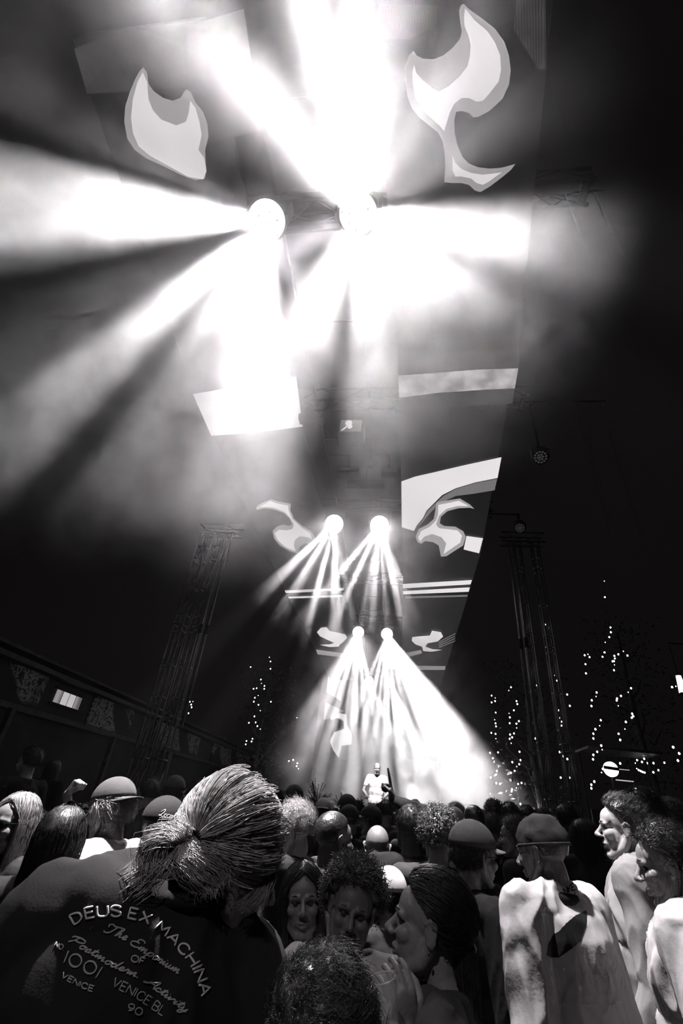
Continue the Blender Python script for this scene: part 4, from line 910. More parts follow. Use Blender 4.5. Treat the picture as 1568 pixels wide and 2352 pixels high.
# ---------------------------------------------------------------- the man with the bun and the lettered jacket
FOOT = Vector((-.42, 1.02, 0))
def figure(label, foot, yaw, group=None):
    return empty('person', foot, label, 'person', group, rad(yaw))
def tolocal(foot, yaw):
    m = (Matrix.Translation(foot) @ Matrix.Rotation(rad(yaw), 4, 'Z')).inverted(); return lambda p: m @ Vector(p)
def hframe(fwd, up):
    f = Vector(fwd).normalized(); u = Vector(up); u = (u-f*u.dot(f)).normalized(); r = f.cross(u); return Matrix((r, f, u)).transposed()
def combed(mb_seed, n, tie, maxang, center, radii, frame, r=.0011, thick=(.004, .016), jitter=.05):
    rnd = random.Random(mb_seed); paths = []; T = Vector(tie).normalized()
    for _ in range(n):
        a = rnd.uniform(0, 6.283); m = rad(maxang)*math.sqrt(rnd.uniform(.12, 1)); u = T.orthogonal().normalized(); w = T.cross(u)
        S = T*math.cos(m) + (u*math.cos(a)+w*math.sin(a))*math.sin(m); ax = S.cross(T).normalized(); o_ = rnd.uniform(*thick); pts = []
        wv = rnd.gauss(0, jitter); t0 = rnd.uniform(0, .35)
        for q in range(12):
            t = t0+(1-t0)*q/11; d = Matrix.Rotation(m*t, 3, ax) @ S; d = (d + ax*wv*math.sin(math.pi*t)).normalized()
            cl = noise.noise(Vector((math.cos(a)*9, math.sin(a)*9, m*1.2+t*.6)))*.011 + noise.noise(Vector((math.cos(a)*3, math.sin(a)*3, t)))*.006
            pts.append(center + frame @ Vector((d.x*(radii[0]+o_+cl), d.y*(radii[1]+o_+cl), d.z*(radii[2]+o_+cl))))
        paths.append(pts)
    return paths
def bun_man():
    yaw = -32; tl = tolocal(FOOT, yaw); Rl = Matrix.Rotation(rad(-yaw), 3, 'Z')
    hw = at(538, 1960, 1.17)
    fr = Rl @ hframe((.72, .55, -.38), (.15, .2, .95))
    SL = tl(at(120, 2125, 1.18)); SR = tl(at(545, 2245, 1.22)); nk = tl(at(425, 2070, 1.17))
    j = pose(head=tl(hw), hrot=fr, neck=nk, SH={-1: SL, 1: SR}, hsc=.98)
    j['elb'] = {-1: SL+Vector((-.10, -.02, -.28)), 1: SR+Vector((.13, .02, -.27))}; j['wri'] = {-1: SL+Vector((-.02, .2, -.4)), 1: SR+Vector((.02, .22, -.40))}
    o = figure('person with a blond bun and a dark jacket lettered in white across the back', FOOT, yaw)
    link('body', body_mesh(j, .006), M['skin'], o, .3)
    up = Vector((0, 0, 1)); mb = MB(); S = shoulders(j); ch = (SL+SR)/2; ax = (SR-SL).normalized(); back = tl(CAM + (ch-ch))  # toward the camera
    cb = tl(Vector((0, 0, 1.5))) - ch; cb.z = 0; cb.normalize()
    mb.cap([SL, SL.lerp(nk, .55)+up*.00, nk-up*.035, SR.lerp(nk, .5)-up*.01, SR], [.082, .095, .082, .085, .078], 16)
    rx = Matrix((ax, ax.cross(up)*-1, up)).transposed()
    mb.ell(ch-up*.10+cb*.02, (.235, .135, .2), rx, 24, 16); mb.ell(ch-up*.32, (.235, .15, .24), rx, 24, 16); mb.ell((0, 0, 1.0), (.21, .15, .2), None, 24, 16)
    mb.ell(SL.lerp(nk, .45)+up*.005+cb*.03, (.10, .08, .075), rx)
    for s in (-1, 1): mb.cap([S[s], S[s].lerp(j['elb'][s], .5), j['elb'][s], j['wri'][s]], [.088, .082, .074, .055], 14)
    mb.tube([nk-up*.05, nk-up*.0, nk+up*.02], [.10, .09, .082], 20)
    me = remesh(mb, .007, 6); folds(me, .007, 7, 4, (1, 1, .45))
    jk = link('jacket', me, M['jersey'], o, .028)
    mb = MB(); mb.tube([nk+up*.0+Vector((math.cos(a)*.088, math.sin(a)*.085, .012)) for a in [q*math.pi/12 for q in range(24)]], .014, 8, closed=True)
    link('collar', remesh(mb, .006, 3), M['jersey'], o, .02)
    link('trousers', TROUS, M['cloth'], o, .03); link('shoes', SHOES, M['dark'], o, .03)
    # hair drawn back into a tie, with a folded bun
    X = headM(j); R3_ = X.to_3x3(); tie = Vector((-.55, -.80, .34)).normalized() if False else None
    cc = X @ HC; tiew = tl(at(462, 1930, 1.085)); td = (R3_.inverted() @ (tiew-cc)).normalized()
    sh = MB(); base = shell(.012, 3, .1, low=lambda d: -.9 if d.y < .3 else -.4+1.1*d.y); sh.add([X @ Vector(v) for v in base.v], base.f)
    paths = combed(3, 5200, td, 118, cc, HR, R3_, .001, (.010, .024), .06)
    tp = cc + R3_ @ Vector((td.x*(HR.x+.03), td.y*(HR.y+.03), td.z*(HR.z+.03))); paths = [p[:-1]+[p[-1].lerp(tp, .7)] for p in paths]
    strands(sh, paths, .00085)
    hr = put('hair', sh, M['hair'], o, .55)
    bn = MB(); rnd = random.Random(9); out = (tp-cc).normalized(); rt = tl(at(500, 1930, 1.085))-tiew; rt.normalize(); dn = tl(at(462, 1990, 1.085))-tiew; dn.normalize(); bp = []
    for _ in range(3000):   # two lobes folded over the tie and a loose tuft below
        k = rnd.random(); a = rnd.gauss(0, 1); b_ = rnd.gauss(0, 1); c_ = tp + out*(.014+.007*b_)
        if k > .84: q = [c_, c_-rt*.03+dn*.03+out*.010, c_-rt*.06+dn*.045+out*.006, c_-rt*.09+dn*.06, c_-rt*.11+dn*.08]; w = .013
        elif k < .36: q = [c_, c_-rt*.020-dn*.016+out*.018, c_-rt*.042-dn*.006+out*.020, c_-rt*.050+dn*.022+out*.014, c_-rt*.034+dn*.038+out*.010, c_-rt*.008+dn*.024]; w = .011
        elif k < .68: q = [c_, c_+dn*.018+out*.018+rt*.010, c_+dn*.034+out*.014+rt*.028, c_+dn*.050+rt*.040, c_+dn*.062+rt*.044]; w = .012
        else: q = [c_, c_-dn*.012+out*.02, c_-dn*.022-rt*.012+out*.016, c_-dn*.016-rt*.034+out*.006]; w = .008
        q = [p + rt*w*a*min(1, .2+i*.45) + dn*w*b_*.8*min(1, .2+i*.4) + out*w*.6*rnd.gauss(0, .7) for i, p in enumerate(q)]
        qq = []
        for i in range(9):
            u = i/8*(len(q)-1); m_ = min(int(u), len(q)-2); qq.append(q[m_].lerp(q[m_+1], u-m_))
        bp.append(qq)
    strands(bn, bp, .0008); link('bun', bn.mesh('bun'), M['hair'], hr, .55)
    put('hair_tie', MB().tube([tp+out*.004+(rt*math.cos(a)+dn*math.sin(a))*.013 for a in [q*math.pi/8 for q in range(16)]], .005, 8, closed=True), M['dark'], hr)
    # loose wisps at the forehead and at the nape
    ws = MB(); wp = []
    for _ in range(240):
        a = at(640+rnd.gauss(0, 6), 1935+rnd.uniform(-25, 40), 1.17); b_ = at(570+rnd.gauss(0, 16), 2085+rnd.gauss(0, 8), 1.10); m_ = at(632+rnd.gauss(0, 8), 2010+rnd.gauss(0, 8), 1.15)
        A, B_, Cc = tl(a), tl(m_), tl(b_); wp.append([(A*(1-t)**2+B_*2*t*(1-t)+Cc*t*t) for t in [q/9 for q in range(10)]])
    for _ in range(0):
        A = tl(at(440+rnd.gauss(0, 10), 1960+rnd.gauss(0, 14), 1.12)); Cc = tl(at(325+rnd.uniform(0, 70), 1985+rnd.gauss(0, 14), 1.14)); B_ = tl(at(390+rnd.gauss(0, 12), 1905+rnd.gauss(0, 12), 1.12))
        wp.append([(A*(1-t)**2+B_*2*t*(1-t)+Cc*t*t) for t in [q/9 for q in range(10)]])
    strands(ws, wp, .0007); link('loose_strands', ws.mesh('loose_strands'), M['hair'], hr, .34)
    put('earring', MB().ell(tl(at(402, 1996, 1.10)), (.006, .006, .006)), M['metal'], o)
    bpy.context.view_layer.update()
    st = Stitcher([jk]); Z = (40, 2030, .38265); il = o.matrix_world.inverted()
    def sew(nm, calls, mat):
        mb = MB()
        for c in calls: st.text(mb, *c)
        mb.v = [tuple(il @ Vector(v)) for v in mb.v]; put(nm, mb, M[mat], jk)
    arc = zr(*Z, [(345,245),(405,212),(455,200),(520,196),(600,194),(680,208),(740,226),(800,255),(850,290),(915,345),(965,400),(1010,455),(1045,510),(1062,545),(1085,610),(1105,690)])
    sew('arched_lettering', [('DEUS EX MACHINA', arc, 24, .0017)], 'thread')
    sew('script_lettering', [('The Emporium', zr(*Z, [(515,285),(640,338),(740,408),(850,478),(965,545)]), 23, .0012, True, .25),
                             ('Postmodern. Activity', zr(*Z, [(300,345),(400,402),(550,492),(740,575),(860,665),(1010,775)]), 21, .0012, True, .25)], 'threadg')
    sew('address_lettering', [('OF', zr(*Z, [(680,465),(765,492)]), 15, .0011), ('NO.', zr(*Z, [(222,378),(280,405)]), 12, .0010), ('1001', zr(*Z, [(275,475),(390,520),(490,580)]), 30, .0014),
                              ('VENICE BL', zr(*Z, [(565,612),(700,680),(880,800)]), 21, .0010), ('VENICE', zr(*Z, [(262,560),(350,610),(460,652)]), 13, .0010), ('90', zr(*Z, [(655,755),(745,800)]), 17, .0010)], 'threadg')
    return o
bun_man()
# ---------------------------------------------------------------- other near people
HMAN = []
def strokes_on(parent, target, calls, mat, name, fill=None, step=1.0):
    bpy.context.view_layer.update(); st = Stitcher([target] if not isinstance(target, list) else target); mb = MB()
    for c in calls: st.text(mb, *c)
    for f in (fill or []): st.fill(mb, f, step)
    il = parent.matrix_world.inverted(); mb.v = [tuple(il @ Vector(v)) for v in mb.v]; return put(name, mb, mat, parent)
def kid(o, n): return next(c for c in COL.objects if c.parent is o and c.name.split('.')[0] == n)
# smiling man with curly hair
o, j, X = None, None, None
def custom(px, py, D, yaw, label, j, skin, top, topc, hair, hc, voxel=.0045, smile=0, cap=None, extra=(), loose=1.0, seed=1, amp=.006):
    """near figure with its own pose; head centre at the photo's place"""
    hp = at(px, py, D); s = hp.z/j['head'].z; off = Matrix.Rotation(rad(yaw), 3, 'Z') @ Vector((j['head'].x, j['head'].y, 0))*s
    o = empty('person', (hp.x-off.x, hp.y-off.y, 0), label, 'person', None, rad(yaw)); o.scale = (s, s, s)
    link('body', body_mesh(j, voxel, True, smile), M['skin'], o, skin)
    link({'tee': 'tshirt', 'shirt': 'shirt', 'jacket': 'jacket'}[top], top_mesh(j, top, .007, seed, amp, loose), M['cloth'], o, topc)
    link('trousers', TROUS, M['cloth'], o, .03); link('shoes', SHOES, M['dark'], o, .03); X = headM(j); headgear(o, X, hair, hc, cap, extra)
    for q in (-1, 1): link('eye', HM.setdefault('eye', MB().ell((0, 0, 0), (.0115, .0115, .0115)).mesh('eye')), M['eye'], o, mat4=X @ Matrix.Translation((q*.031, .0725, -.002)))
    for q in (-1, 1): put('eyebrow', MB().tube([(q*.014, .093, .018), (q*.032, .092, .024), (q*.05, .078, .019)], [.003, .0035, .002], 6), M['hair'], o, hc, mat4=X)
    return o, X
j = pose(hrot=Matrix.Rotation(rad(-8), 3, 'Y') @ Matrix.Rotation(rad(-4), 3, 'X'))
o, X = custom(808, 2088, 2.02, 186, 'smiling person with curly hair in a pale tee facing the camera', j, .16, 'tee', .62, 'curlyhi', .10, smile=1.0)
put('teeth', MB().ell((0, .0795, -.0695), (.021, .010, .0042), seg=20, rings=8), M['teeth'], o, mat4=X)
put('moustache', MB().tube([(-.024, .085, -.058), (-.008, .097, -.054), (.008, .097, -.054), (.024, .085, -.058)], [.002, .0035, .0035, .002], 6), M['hair'], o, .03, mat4=X)
# long haired woman behind his shoulder
j = pose(slim=.86, hrot=Matrix.Rotation(rad(6), 3, 'Y'))
custom(694, 2066, 2.25, 192, 'person with long straight dark hair looking at the camera, beside the smiling one', j, .22, 'shirt', .03, 'longhi', .03)
# woman in profile with a cup
j = pose(slim=.88, hrot=Matrix.Rotation(rad(6), 3, 'X'))
yw = 82; D0 = 1.62; hp = at(985, 2125, D0); sc = hp.z/1.635
ft = Matrix.Translation(Vector((hp.x, hp.y, 0))-Matrix.Rotation(rad(yw), 3, 'Z') @ Vector((0, .02*sc, 0))) @ Matrix.Rotation(rad(yw), 4, 'Z') @ Matrix.Scale(sc, 4)
li = ft.inverted(); wl = li @ at(936, 2385, 1.56); dl = (li @ at(924, 2300, 1.52) - wl).normalized()
nl = (li @ at(880, 2300, 1.50) - li @ at(912, 2300, 1.40)).normalized()
j['wri'][-1] = wl; j['elb'][-1] = Vector((-.20, -.02, 1.10)); j['hand'][-1] = ('grip', dl, nl)
o, X = custom(985, 2125, D0, yw, 'person in profile with slicked-back dark hair, raising a cup', j, .30, 'shirt', .10, 'slick', .035, seed=6, voxel=.004)
put('earring', MB().ell((.09, -.012, -.045), (.004, .004, .005)).ell((-.09, -.012, -.045), (.004, .004, .005)), M['metal'], o, mat4=X)
c = at(884, 2296, 1.40); u = empty('plastic_cup', c, 'clear plastic cup held up at the bottom, left of the grey top', 'cup'); u.rotation_euler = (rad(8), rad(-14), 0); u.scale = (.75,)*3
put('cup_body', MB().tube([(0, 0, -.055), (0, 0, 0), (0, 0, .045)], [.028, .033, .038], 28, caps=False).tube([(0, 0, -.056), (0, 0, -.054)], .028, 28), M['cup'], u)
put('rim', MB().tube([(math.cos(a)*.038, math.sin(a)*.038, .045) for a in [q*math.pi/16 for q in range(32)]], .0018, 6, closed=True), M['cup'], u)
put('ice', MB().box((.006, 0, -.02), (.018, .018, .018), Matrix.Rotation(.5, 3, 'X')).box((-.01, .005, -.005), (.018, .018, .018), Matrix.Rotation(.8, 3, 'Y')).box((.0, -.01, -.035), (.018, .018, .018), Matrix.Rotation(.3, 3, 'Z')), M['cup'], u, smooth=False)
# head at the bottom edge
j = pose(hrot=Matrix.Rotation(rad(-8), 3, 'X'), hsc=1.02)
custom(734, 2425, 1.10, 8, 'person at the bottom edge seen from behind, only tousled dark hair visible', j, .2, 'tee', .03, 'shorthi', .022, voxel=.008)
# right edge person in the white long sleeve
j = pose(hrot=Matrix.Rotation(rad(-10), 3, 'X') @ Matrix.Rotation(rad(14), 3, 'Z'))
o, X = custom(1530, 1990, 2.55, 58, 'person at the right edge in a pale loose long-sleeved shirt, face in profile', j, .42, 'shirt', .68, 'wavy', .05, loose=1.22, seed=2, amp=.017)
# companion in the tan overshirt
j = pose(hrot=Matrix.Rotation(rad(10), 3, 'Z'))
o, X = custom(1430, 1904, 3.2, 62, 'person with a short fade and a plain grey overshirt, near the right edge', j, .40, 'jacket', .24, 'shortmid', .035, loose=1.26, seed=5, amp=.014)
# fingers of a hand on the pale shoulder
f = at(1462, 2120, 1.95)
# cap and white jacket with the sports mark
j = pose(hrot=Matrix.Rotation(rad(12), 3, 'Z') @ Matrix.Rotation(rad(-8), 3, 'X'))
o, X = custom(1243, 1958, 2.62, 40, 'person in a dark skullcap and a white jacket with a dark sports mark', j, .22, 'jacket', .66, 'fade', .03, cap=('beanie', .045), loose=1.34, seed=7, amp=.012)
jk = kid(o, 'jacket'); Z = (1150, 1850, .2666)
strokes_on(jk, jk, [('NIKE', zr(*Z, [(553,765),(642,722)]), 14, .0020, False, .1, .12)], M['dark'], 'word_mark')
strokes_on(jk, jk, [], M['dark'], 'swoosh_mark', [zr(*Z, [(542,790),(540,840),(552,862),(572,864),(595,848),(620,800),(668,690),(640,745),(612,785),(590,808),(570,815),(555,808)])], .6)
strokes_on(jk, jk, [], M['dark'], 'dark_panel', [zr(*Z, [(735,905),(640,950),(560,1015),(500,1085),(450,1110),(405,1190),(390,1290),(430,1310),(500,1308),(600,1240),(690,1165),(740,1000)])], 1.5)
col = put('collar', MB().tube([Vector((math.cos(a)*.075, math.sin(a)*.078-.015, 1.50+.01*math.sin(a))) for a in [q*math.pi/12 for q in range(24)]], .024, 10, closed=True), M['cloth'], o, .02)
# raised pointing hand and raised fist
def raised(px, py, D, fx, fy, FD, label, mode, yaw, top, topc, skin, pal):
    hp = at(px, py, D); s = min(1.1, max(.86, hp.z/1.635)); off = Matrix.Rotation(rad(yaw), 3, 'Z') @ Vector((0, .02, 0))*s
    ft = Matrix.Translation((hp.x-off.x, hp.y-off.y, 0)) @ Matrix.Rotation(rad(yaw), 4, 'Z') @ Matrix.Scale(s, 4); li = ft.inverted(); j = pose()
    w_ = li @ at(fx, fy, FD); sh = Vector((.185, -.02, 1.415)); j['wri'][1] = w_; v = w_-sh; ln = v.length
    L1, L2 = .29, .26; dd = v.normalized(); a = max(.02, min(.28, (L1*L1-L2*L2+ln*ln)/(2*ln))); hgt = math.sqrt(max(0, L1*L1-a*a)); side = Vector((1, 0, -.3)); side = (side-dd*side.dot(dd)).normalized(); j['elb'][1] = sh+dd*a+side*hgt
    j['hand'][1] = (mode, (li.to_3x3() @ pal[0]).normalized(), (li.to_3x3() @ pal[1]).normalized())
    o = empty('person', (hp.x-off.x, hp.y-off.y, 0), label, 'person', None, rad(yaw)); o.scale = (s, s, s)
    link('body', body_mesh(j, .004, False), M['skin'], o, skin); link({'tee': 'tshirt', 'shirt': 'shirt'}[top], top_mesh(j, top, .010, 3), M['cloth'], o, topc)
    link('trousers', TROUS, M['cloth'], o, .03); link('shoes', SHOES, M['dark'], o, .03); headgear(o, headM(j), 'short', .03, None); return o
raised(942, 1905, 3.35, 902, 1842, 3.35, 'person pointing one finger up in front of the bright stage', 'point', 0, 'shirt', .02, .04, (Vector((-.25, 0, 1)), Vector((-1, -.2, 0))))
raised(70, 1920, 3.6, 155, 1824, 3.4, 'person at the left raising a clenched fist, mostly hidden', 'fist', -10, 'tee', .3, .40, (Vector((.45, 0, .8)), Vector((.9, -.1, -.4))))
# ---------------------------------------------------------------- middle ground, each one placed from the photograph
P = person
P(25, 1893, 104, 175, 'person at the left edge with sunglasses and pale hair parted in the middle', 'f', 'long', .55, .30, ('tee', .05), extra=('glasses',))
P(137, 1935, 118, 5, 'person seen from behind with long dark hair and sunglasses pushed up on the head', 'f', 'long', .035, .3, ('tee', .03), extra=('glassesup',))
P(65, 1752, 44, 75, 'tallest figure in the dark at the upper left, ear and jaw lit', 'm', 'short', .05, .40, ('shirt', .03))
P(120, 1768, 30, 20, 'dim long-haired figure right of the tallest one at the left', 'f', 'long', .05, .2, ('shirt', .02))
P(250, 1862, 92, 78, 'person with light tousled hair under a backwards cap, in a pale striped shirt', 'nod', 'underw', .40, .26, ('shirt', .72), cap=('capback', .06))
P(335, 1826, 50, 62, 'person with a lit neck and cheek between the backwards cap and the lettered cap', 'm', 'short', .08, .45, ('tee', .1))
g_, gj, gx = P(374, 1908, 98, -15, 'person in a dark cap with white script stitched on its side, seen from behind', 'm', 'fade', .03, .2, ('shirt', .02), cap=('cap', .02))
strokes_on(kid(g_, 'cap'), kid(g_, 'cap'), [('LocalSp', zr(280, 1780, .2806, [(300,335),(390,352),(490,385)]), 17, .0013, True, .2)], M['thread'], 'script_lettering')
P(397, 1824, 50, 10, 'person in a small dark cap lit on top, behind the lettered cap', 'm', 'under', .1, .3, ('tee', .06), cap=('cap', .12))
o, j, X = P(442, 1840, 46, 20, 'person wearing a bright white headband over dark hair', 'm', 'short', .04, .3, ('tee', .05))
put('headband', MB().tube([HC+Vector((math.cos(a)*(HR.x+.022), math.sin(a)*(HR.y+.022)*.9, .02+.05*math.sin(a))) for a in [q*math.pi/14 for q in range(28)]], .010, 8, closed=True), M['thread'], o, mat4=X)
P(460, 1815, 28, 70, 'small profile lit at the chin above the white headband', 'lo', 'short', .1, .45, ('tee', .1))
P(592, 1862, 58, 30, 'person in a bright white cap just behind the blond bun', 'm', 'under', .1, .3, ('tee', .3), cap=('cap', .85))
P(637, 1846, 42, 0, 'person in a plain black round cap right of the bright white cap', 'lo', 'fade', .02, .2, ('tee', .03), cap=('beanie', .015))
P(672, 1905, 80, 55, 'person with wavy light-topped hair and lit ear right of the blond bun', 'turn', 'wavy', .32, .42, ('shirt', .03))
P(768, 1928, 88, -52, 'large dark cropped head turned right, in the middle of the crowd', 'm', 'fade', .012, .10, ('shirt', .02))
P(866, 1946, 74, 0, 'bald person with glasses seen from behind, scalp lit from the left', 'm', None, .03, .2, ('tee', .04), extra=('glasses',))
P(741, 1862, 34, 8, 'person in a flat white cap left of the white knitted hat', 'lo', 'under', .05, .25, ('tee', .5), cap=('capback', .8))
P(797, 1858, 31, 0, 'person in a pale knitted hat below the plants', 'lo', 'fade', .05, .2, ('tee', .04), cap=('beanie', .7))
P(848, 1886, 43, 70, 'person in a dark cap with a brim coloured pale as if lit, turned left', 'm', 'under', .02, .4, ('tee', .05), cap=('cap', .05, 8))  # brim colour far paler than the cap, standing in for light on it
P(885, 1868, 36, 12, 'round-headed person left of the pointing arm', 'lo', 'short', .06, .35, ('tee', .1))
P(944, 1898, 42, 25, 'person with a white-topped cap right of the pointing arm', 'm', 'under', .02, .4, ('shirt', .55), cap=('capback', .75))
P(953, 1862, 28, 0, 'person with a flat-topped haircut against the bright haze', 'lo', 'short', .03, .2, ('tee', .03))
P(1008, 1925, 84, -8, 'person with a big round mop of curly hair in the centre right', 'm', 'curly', .06, .2, ('shirt', .05))
P(1088, 1890, 52, 12, 'person with a close fade and lit temple against the haze', 'm', 'fade', .03, .40, ('shirt', .02))
P(1040, 1893, 34, 10, 'person partly hidden left of the close fade', 'lo', 'short', .05, .3, ('tee', .05))
P(1060, 1905, 38, 95, 'thin profile wearing glasses left of the close fade', 'lo', 'short', .04, .4, ('tee', .06), extra=('glasses',))
P(1132, 1908, 44, 20, 'person with soft brown hair right of the close fade', 'm', 'wavy', .12, .3, ('tee', .3))
P(1092, 1968, 100, -60, 'person in a dark brimmed cap with a pale edge and glasses, turned right', 'm', 'under', .03, .20, ('shirt', .02), cap=('cap', .07, 3), extra=('glasses',))
P(1138, 2105, 104, 0, 'person with very dark hair and a lit crown, right of the slicked-back one', 'f', 'longhi', .05, .1, ('tee', .02))
P(1352, 1930, 46, 55, 'person in a small dark cap left of the grey overshirt', 'm', 'fade', .03, .45, ('shirt', .04), cap=('capback', .02))
P(892, 2062, 46, 15, 'person in a white cap squeezed between the curly hair and the slicked-back hair', 'm', 'under', .02, .3, ('shirt', .06), cap=('cap', .75), D=2.9)
P(1180, 1925, 60, 60, 'dim person with curly fringe left of the skullcap', 'm', 'wavy', .12, .3, ('shirt', .03))
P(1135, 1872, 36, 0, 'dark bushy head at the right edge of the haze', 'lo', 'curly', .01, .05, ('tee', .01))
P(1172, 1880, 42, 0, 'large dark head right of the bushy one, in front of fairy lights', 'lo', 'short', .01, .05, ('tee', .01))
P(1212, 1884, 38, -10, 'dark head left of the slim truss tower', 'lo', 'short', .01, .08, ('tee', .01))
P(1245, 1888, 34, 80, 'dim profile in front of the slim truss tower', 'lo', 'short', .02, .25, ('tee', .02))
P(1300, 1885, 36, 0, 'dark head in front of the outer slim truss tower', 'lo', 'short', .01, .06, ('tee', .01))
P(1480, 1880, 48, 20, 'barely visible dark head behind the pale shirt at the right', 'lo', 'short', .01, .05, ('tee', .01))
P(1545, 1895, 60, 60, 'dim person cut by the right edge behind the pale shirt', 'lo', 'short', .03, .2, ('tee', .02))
# ---------------------------------------------------------------- performer
j = pose(); j['elb'] = {-1: Vector((-.30, .05, 1.16)), 1: Vector((.30, .05, 1.16))}; j['wri'] = {-1: Vector((-.20, .30, 1.05)), 1: Vector((.20, .30, 1.05))}
j['hand'] = {-1: ('relaxed', Vector((0, 1, -.2)), Vector((0, 0, -1))), 1: ('relaxed', Vector((0, 1, -.2)), Vector((0, 0, -1)))}
hp = ony(866, 1766, 13.25); o = empty('person', (hp.x, hp.y+.02, hp.z-1.635*1.04), 'performer in a white tee behind the mixing table, half lost in the haze', 'person', None, rad(180)); o.scale = (1.04,)*3
link('body', body_mesh(j, .006), M['skin'], o, .45); link('tshirt', top_mesh(j, 'tee', .009, 4), M['cloth'], o, .8); link('trousers', TROUS, M['cloth'], o, .03); link('shoes', SHOES, M['dark'], o, .03); headgear(o, headM(j), 'fade', .5, None)
# ---------------------------------------------------------------- the distant crowd
rnd = random.Random(21); done = []; FAR = []
for row, (d0, d1, nn) in enumerate(((5.2, 6.0, 15), (6.2, 7.0, 17), (7.2, 8.2, 19), (8.6, 9.8, 20))):
    for k in range(nn):
        D = rnd.uniform(d0, d1); px = 430 + (1420-430)*(k+.5+rnd.uniform(-.3, .3))/nn; X0 = ray(px, 1862)*D
        hz = rnd.uniform(1.60, 1.76); q = Vector((X0.x, X0.y, 0))
        if -6.9 < q.x < -5.0 and 11 < q.y < 13: continue
        if any((q-r_).length < .42 for r_ in done): continue
        done.append(q); s = hz/1.635; c = rnd.choice([.01, .02, .03, .05, .1, .4, .02]); sk = rnd.uniform(.15, .4)
        o = empty('person', q, 'x', 'person', 'distant crowd in front of the stage', rad(rnd.uniform(-35, 35))); o['px'] = px; o['row'] = row; FAR.append(o); o.scale = (s, s, s)
        j, b_, tops = template('lo')
        if 'tee' not in tops: tops['tee'] = top_mesh(j, 'tee', .012, 1)
        link('body', b_, M['skin'], o, sk); link('tshirt', tops['tee'], M['cloth'], o, c); link('trousers', TROUS, M['cloth'], o, .03)
        hk = rnd.choice(['short', 'short', 'fade', 'short2', 'long', 'curly', 'cap', 'beanie', 'capb']); XM = headM(j)
        o['look'] = {'short': 'short dark hair', 'fade': 'a close crop', 'short2': 'swept hair', 'long': 'long hair', 'curly': 'curly hair', 'cap': 'a cap', 'beanie': 'a knitted hat', 'capb': 'a backwards cap'}[hk]
        headgear(o, XM, hk if hk in ('short', 'fade', 'short2', 'long', 'curly') else 'fade', rnd.choice([.02, .03, .05, .12, .3]),
                 ('beanie', rnd.choice([.02, .5])) if hk == 'beanie' else (('cap', rnd.choice([.03, .7])) if hk == 'cap' else (('capback', .05) if hk == 'capb' else None)))
NUM = ['leftmost', 'second from the left', 'third from the left', 'fourth from the left', 'fifth from the left', 'sixth from the left', 'seventh from the left', 'eighth from the left']
seen_ = {}
for o in sorted(FAR, key=lambda o: o['px']):
    x = o['px']; zone = 'left of the plants' if x < 640 else 'below the plants' if x < 810 else 'below the performer' if x < 930 else 'before the bright haze' if x < 1120 else 'before the right towers'
    key = (zone, o['look'], o['row']); i = seen_.get(key, 0); seen_[key] = i+1
    row_ = ['front', 'second', 'third', 'rear'][o['row']]
    o['label'] = 'distant head with ' + o['look'] + ', ' + row_ + ' row ' + zone + (', ' + NUM[i] if i else '')
    for k in ('px', 'row', 'look'): del o[k]
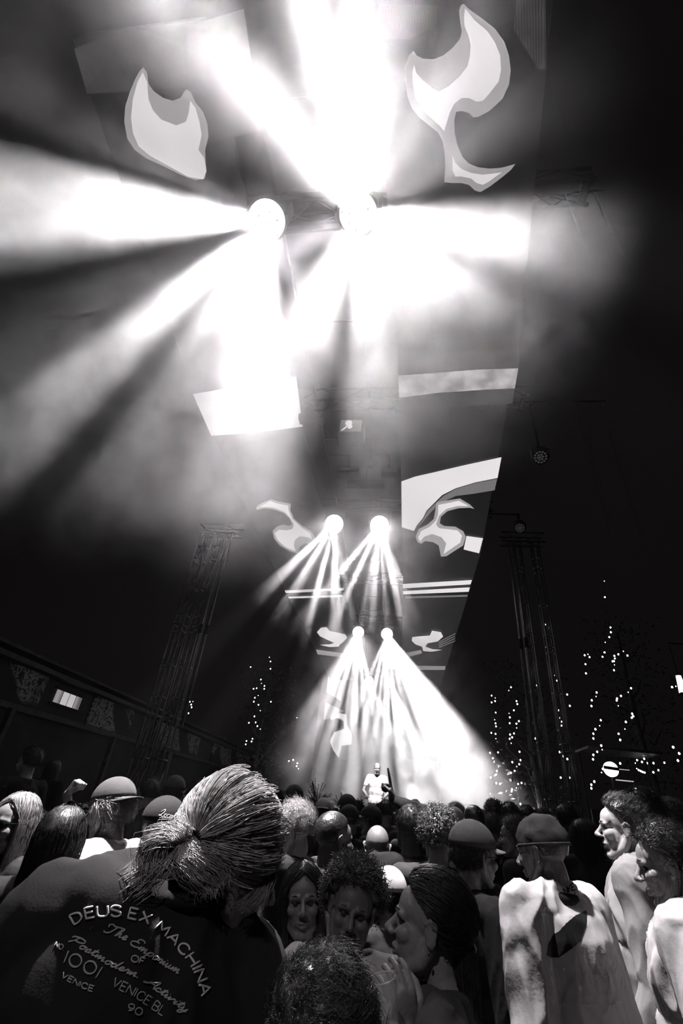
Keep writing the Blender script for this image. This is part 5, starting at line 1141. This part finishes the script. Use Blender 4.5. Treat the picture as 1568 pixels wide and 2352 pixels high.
# ================================================================ HAZE
def haze():
    m = bpy.data.materials.new('haze_smoke'); m.use_nodes = True; nt = m.node_tree; nt.nodes.clear(); N = nt.nodes.new
    out = N('ShaderNodeOutputMaterial'); sc = N('ShaderNodeVolumeScatter'); sc.inputs['Anisotropy'].default_value = .45; sc.inputs['Color'].default_value = (1, .97, .99, 1)
    g = N('ShaderNodeNewGeometry'); n = N('ShaderNodeTexNoise'); n.inputs['Scale'].default_value = 1.15; n.inputs['Detail'].default_value = 3; n.inputs['Roughness'].default_value = .55; n.inputs['Distortion'].default_value = .6
    lk(nt, g.outputs['Position'], n.inputs['Vector'])
    r = N('ShaderNodeMapRange'); r.inputs[1].default_value = .40; r.inputs[2].default_value = .64; r.inputs[3].default_value = .10; r.inputs[4].default_value = 2.4; lk(nt, n.outputs[0], r.inputs[0])
    last = None
    for (c, rr, a) in (((-1.25, 2.6, 7.4), (2.6, 3.2, 3.0), .085), ((-4.7, 3.2, 6.8), (2.9, 3.8, 3.0), .34), ((.35, 2.8, 6.1), (1.55, 2.4, 1.7), .15), ((-1.6, 3.4, 5.2), (2.4, 2.6, 1.8), .12), ((-1.6, .4, 7.6), (3, 1.6, 1.6), .14), ((-1.3, 9.8, 7.2), (2.6, 2.6, 2.6), .16), ((-.6, 20.5, 4.2), (4.2, 7.5, 5.4), .15), ((.4, 16.2, 2.2), (3.9, 2.6, 3.2), .16)):
        s = N('ShaderNodeVectorMath'); s.operation = 'SUBTRACT'; s.inputs[1].default_value = c; lk(nt, g.outputs['Position'], s.inputs[0])
        d = N('ShaderNodeVectorMath'); d.operation = 'DIVIDE'; d.inputs[1].default_value = rr; lk(nt, s.outputs[0], d.inputs[0])
        l = N('ShaderNodeVectorMath'); l.operation = 'LENGTH'; lk(nt, d.outputs[0], l.inputs[0])
        q = N('ShaderNodeMapRange'); q.interpolation_type = 'SMOOTHSTEP'; q.inputs[1].default_value = .35; q.inputs[2].default_value = 1.1; q.inputs[3].default_value = a; q.inputs[4].default_value = 0; lk(nt, l.outputs['Value'], q.inputs[0])
        if last is None: last = q.outputs[0]
        else:
            mx = N('ShaderNodeMath'); mx.operation = 'ADD'; lk(nt, last, mx.inputs[0]); lk(nt, q.outputs[0], mx.inputs[1]); last = mx.outputs[0]
    mu = N('ShaderNodeMath'); mu.operation = 'MULTIPLY'; lk(nt, last, mu.inputs[0]); lk(nt, r.outputs[0], mu.inputs[1])
    ad = N('ShaderNodeMath'); ad.operation = 'ADD'; ad.inputs[1].default_value = .0005; lk(nt, mu.outputs[0], ad.inputs[0]); lk(nt, ad.outputs[0], sc.inputs['Density']); lk(nt, sc.outputs[0], out.inputs['Volume'])
    o = put('haze', MB().box((-.3, 14.1, 4.65), (18.6, 32.2, 9.2)), m, smooth=False)
    tag(o, 'drifting stage haze lit by the lamp beams', 'haze', kind='stuff')
haze()
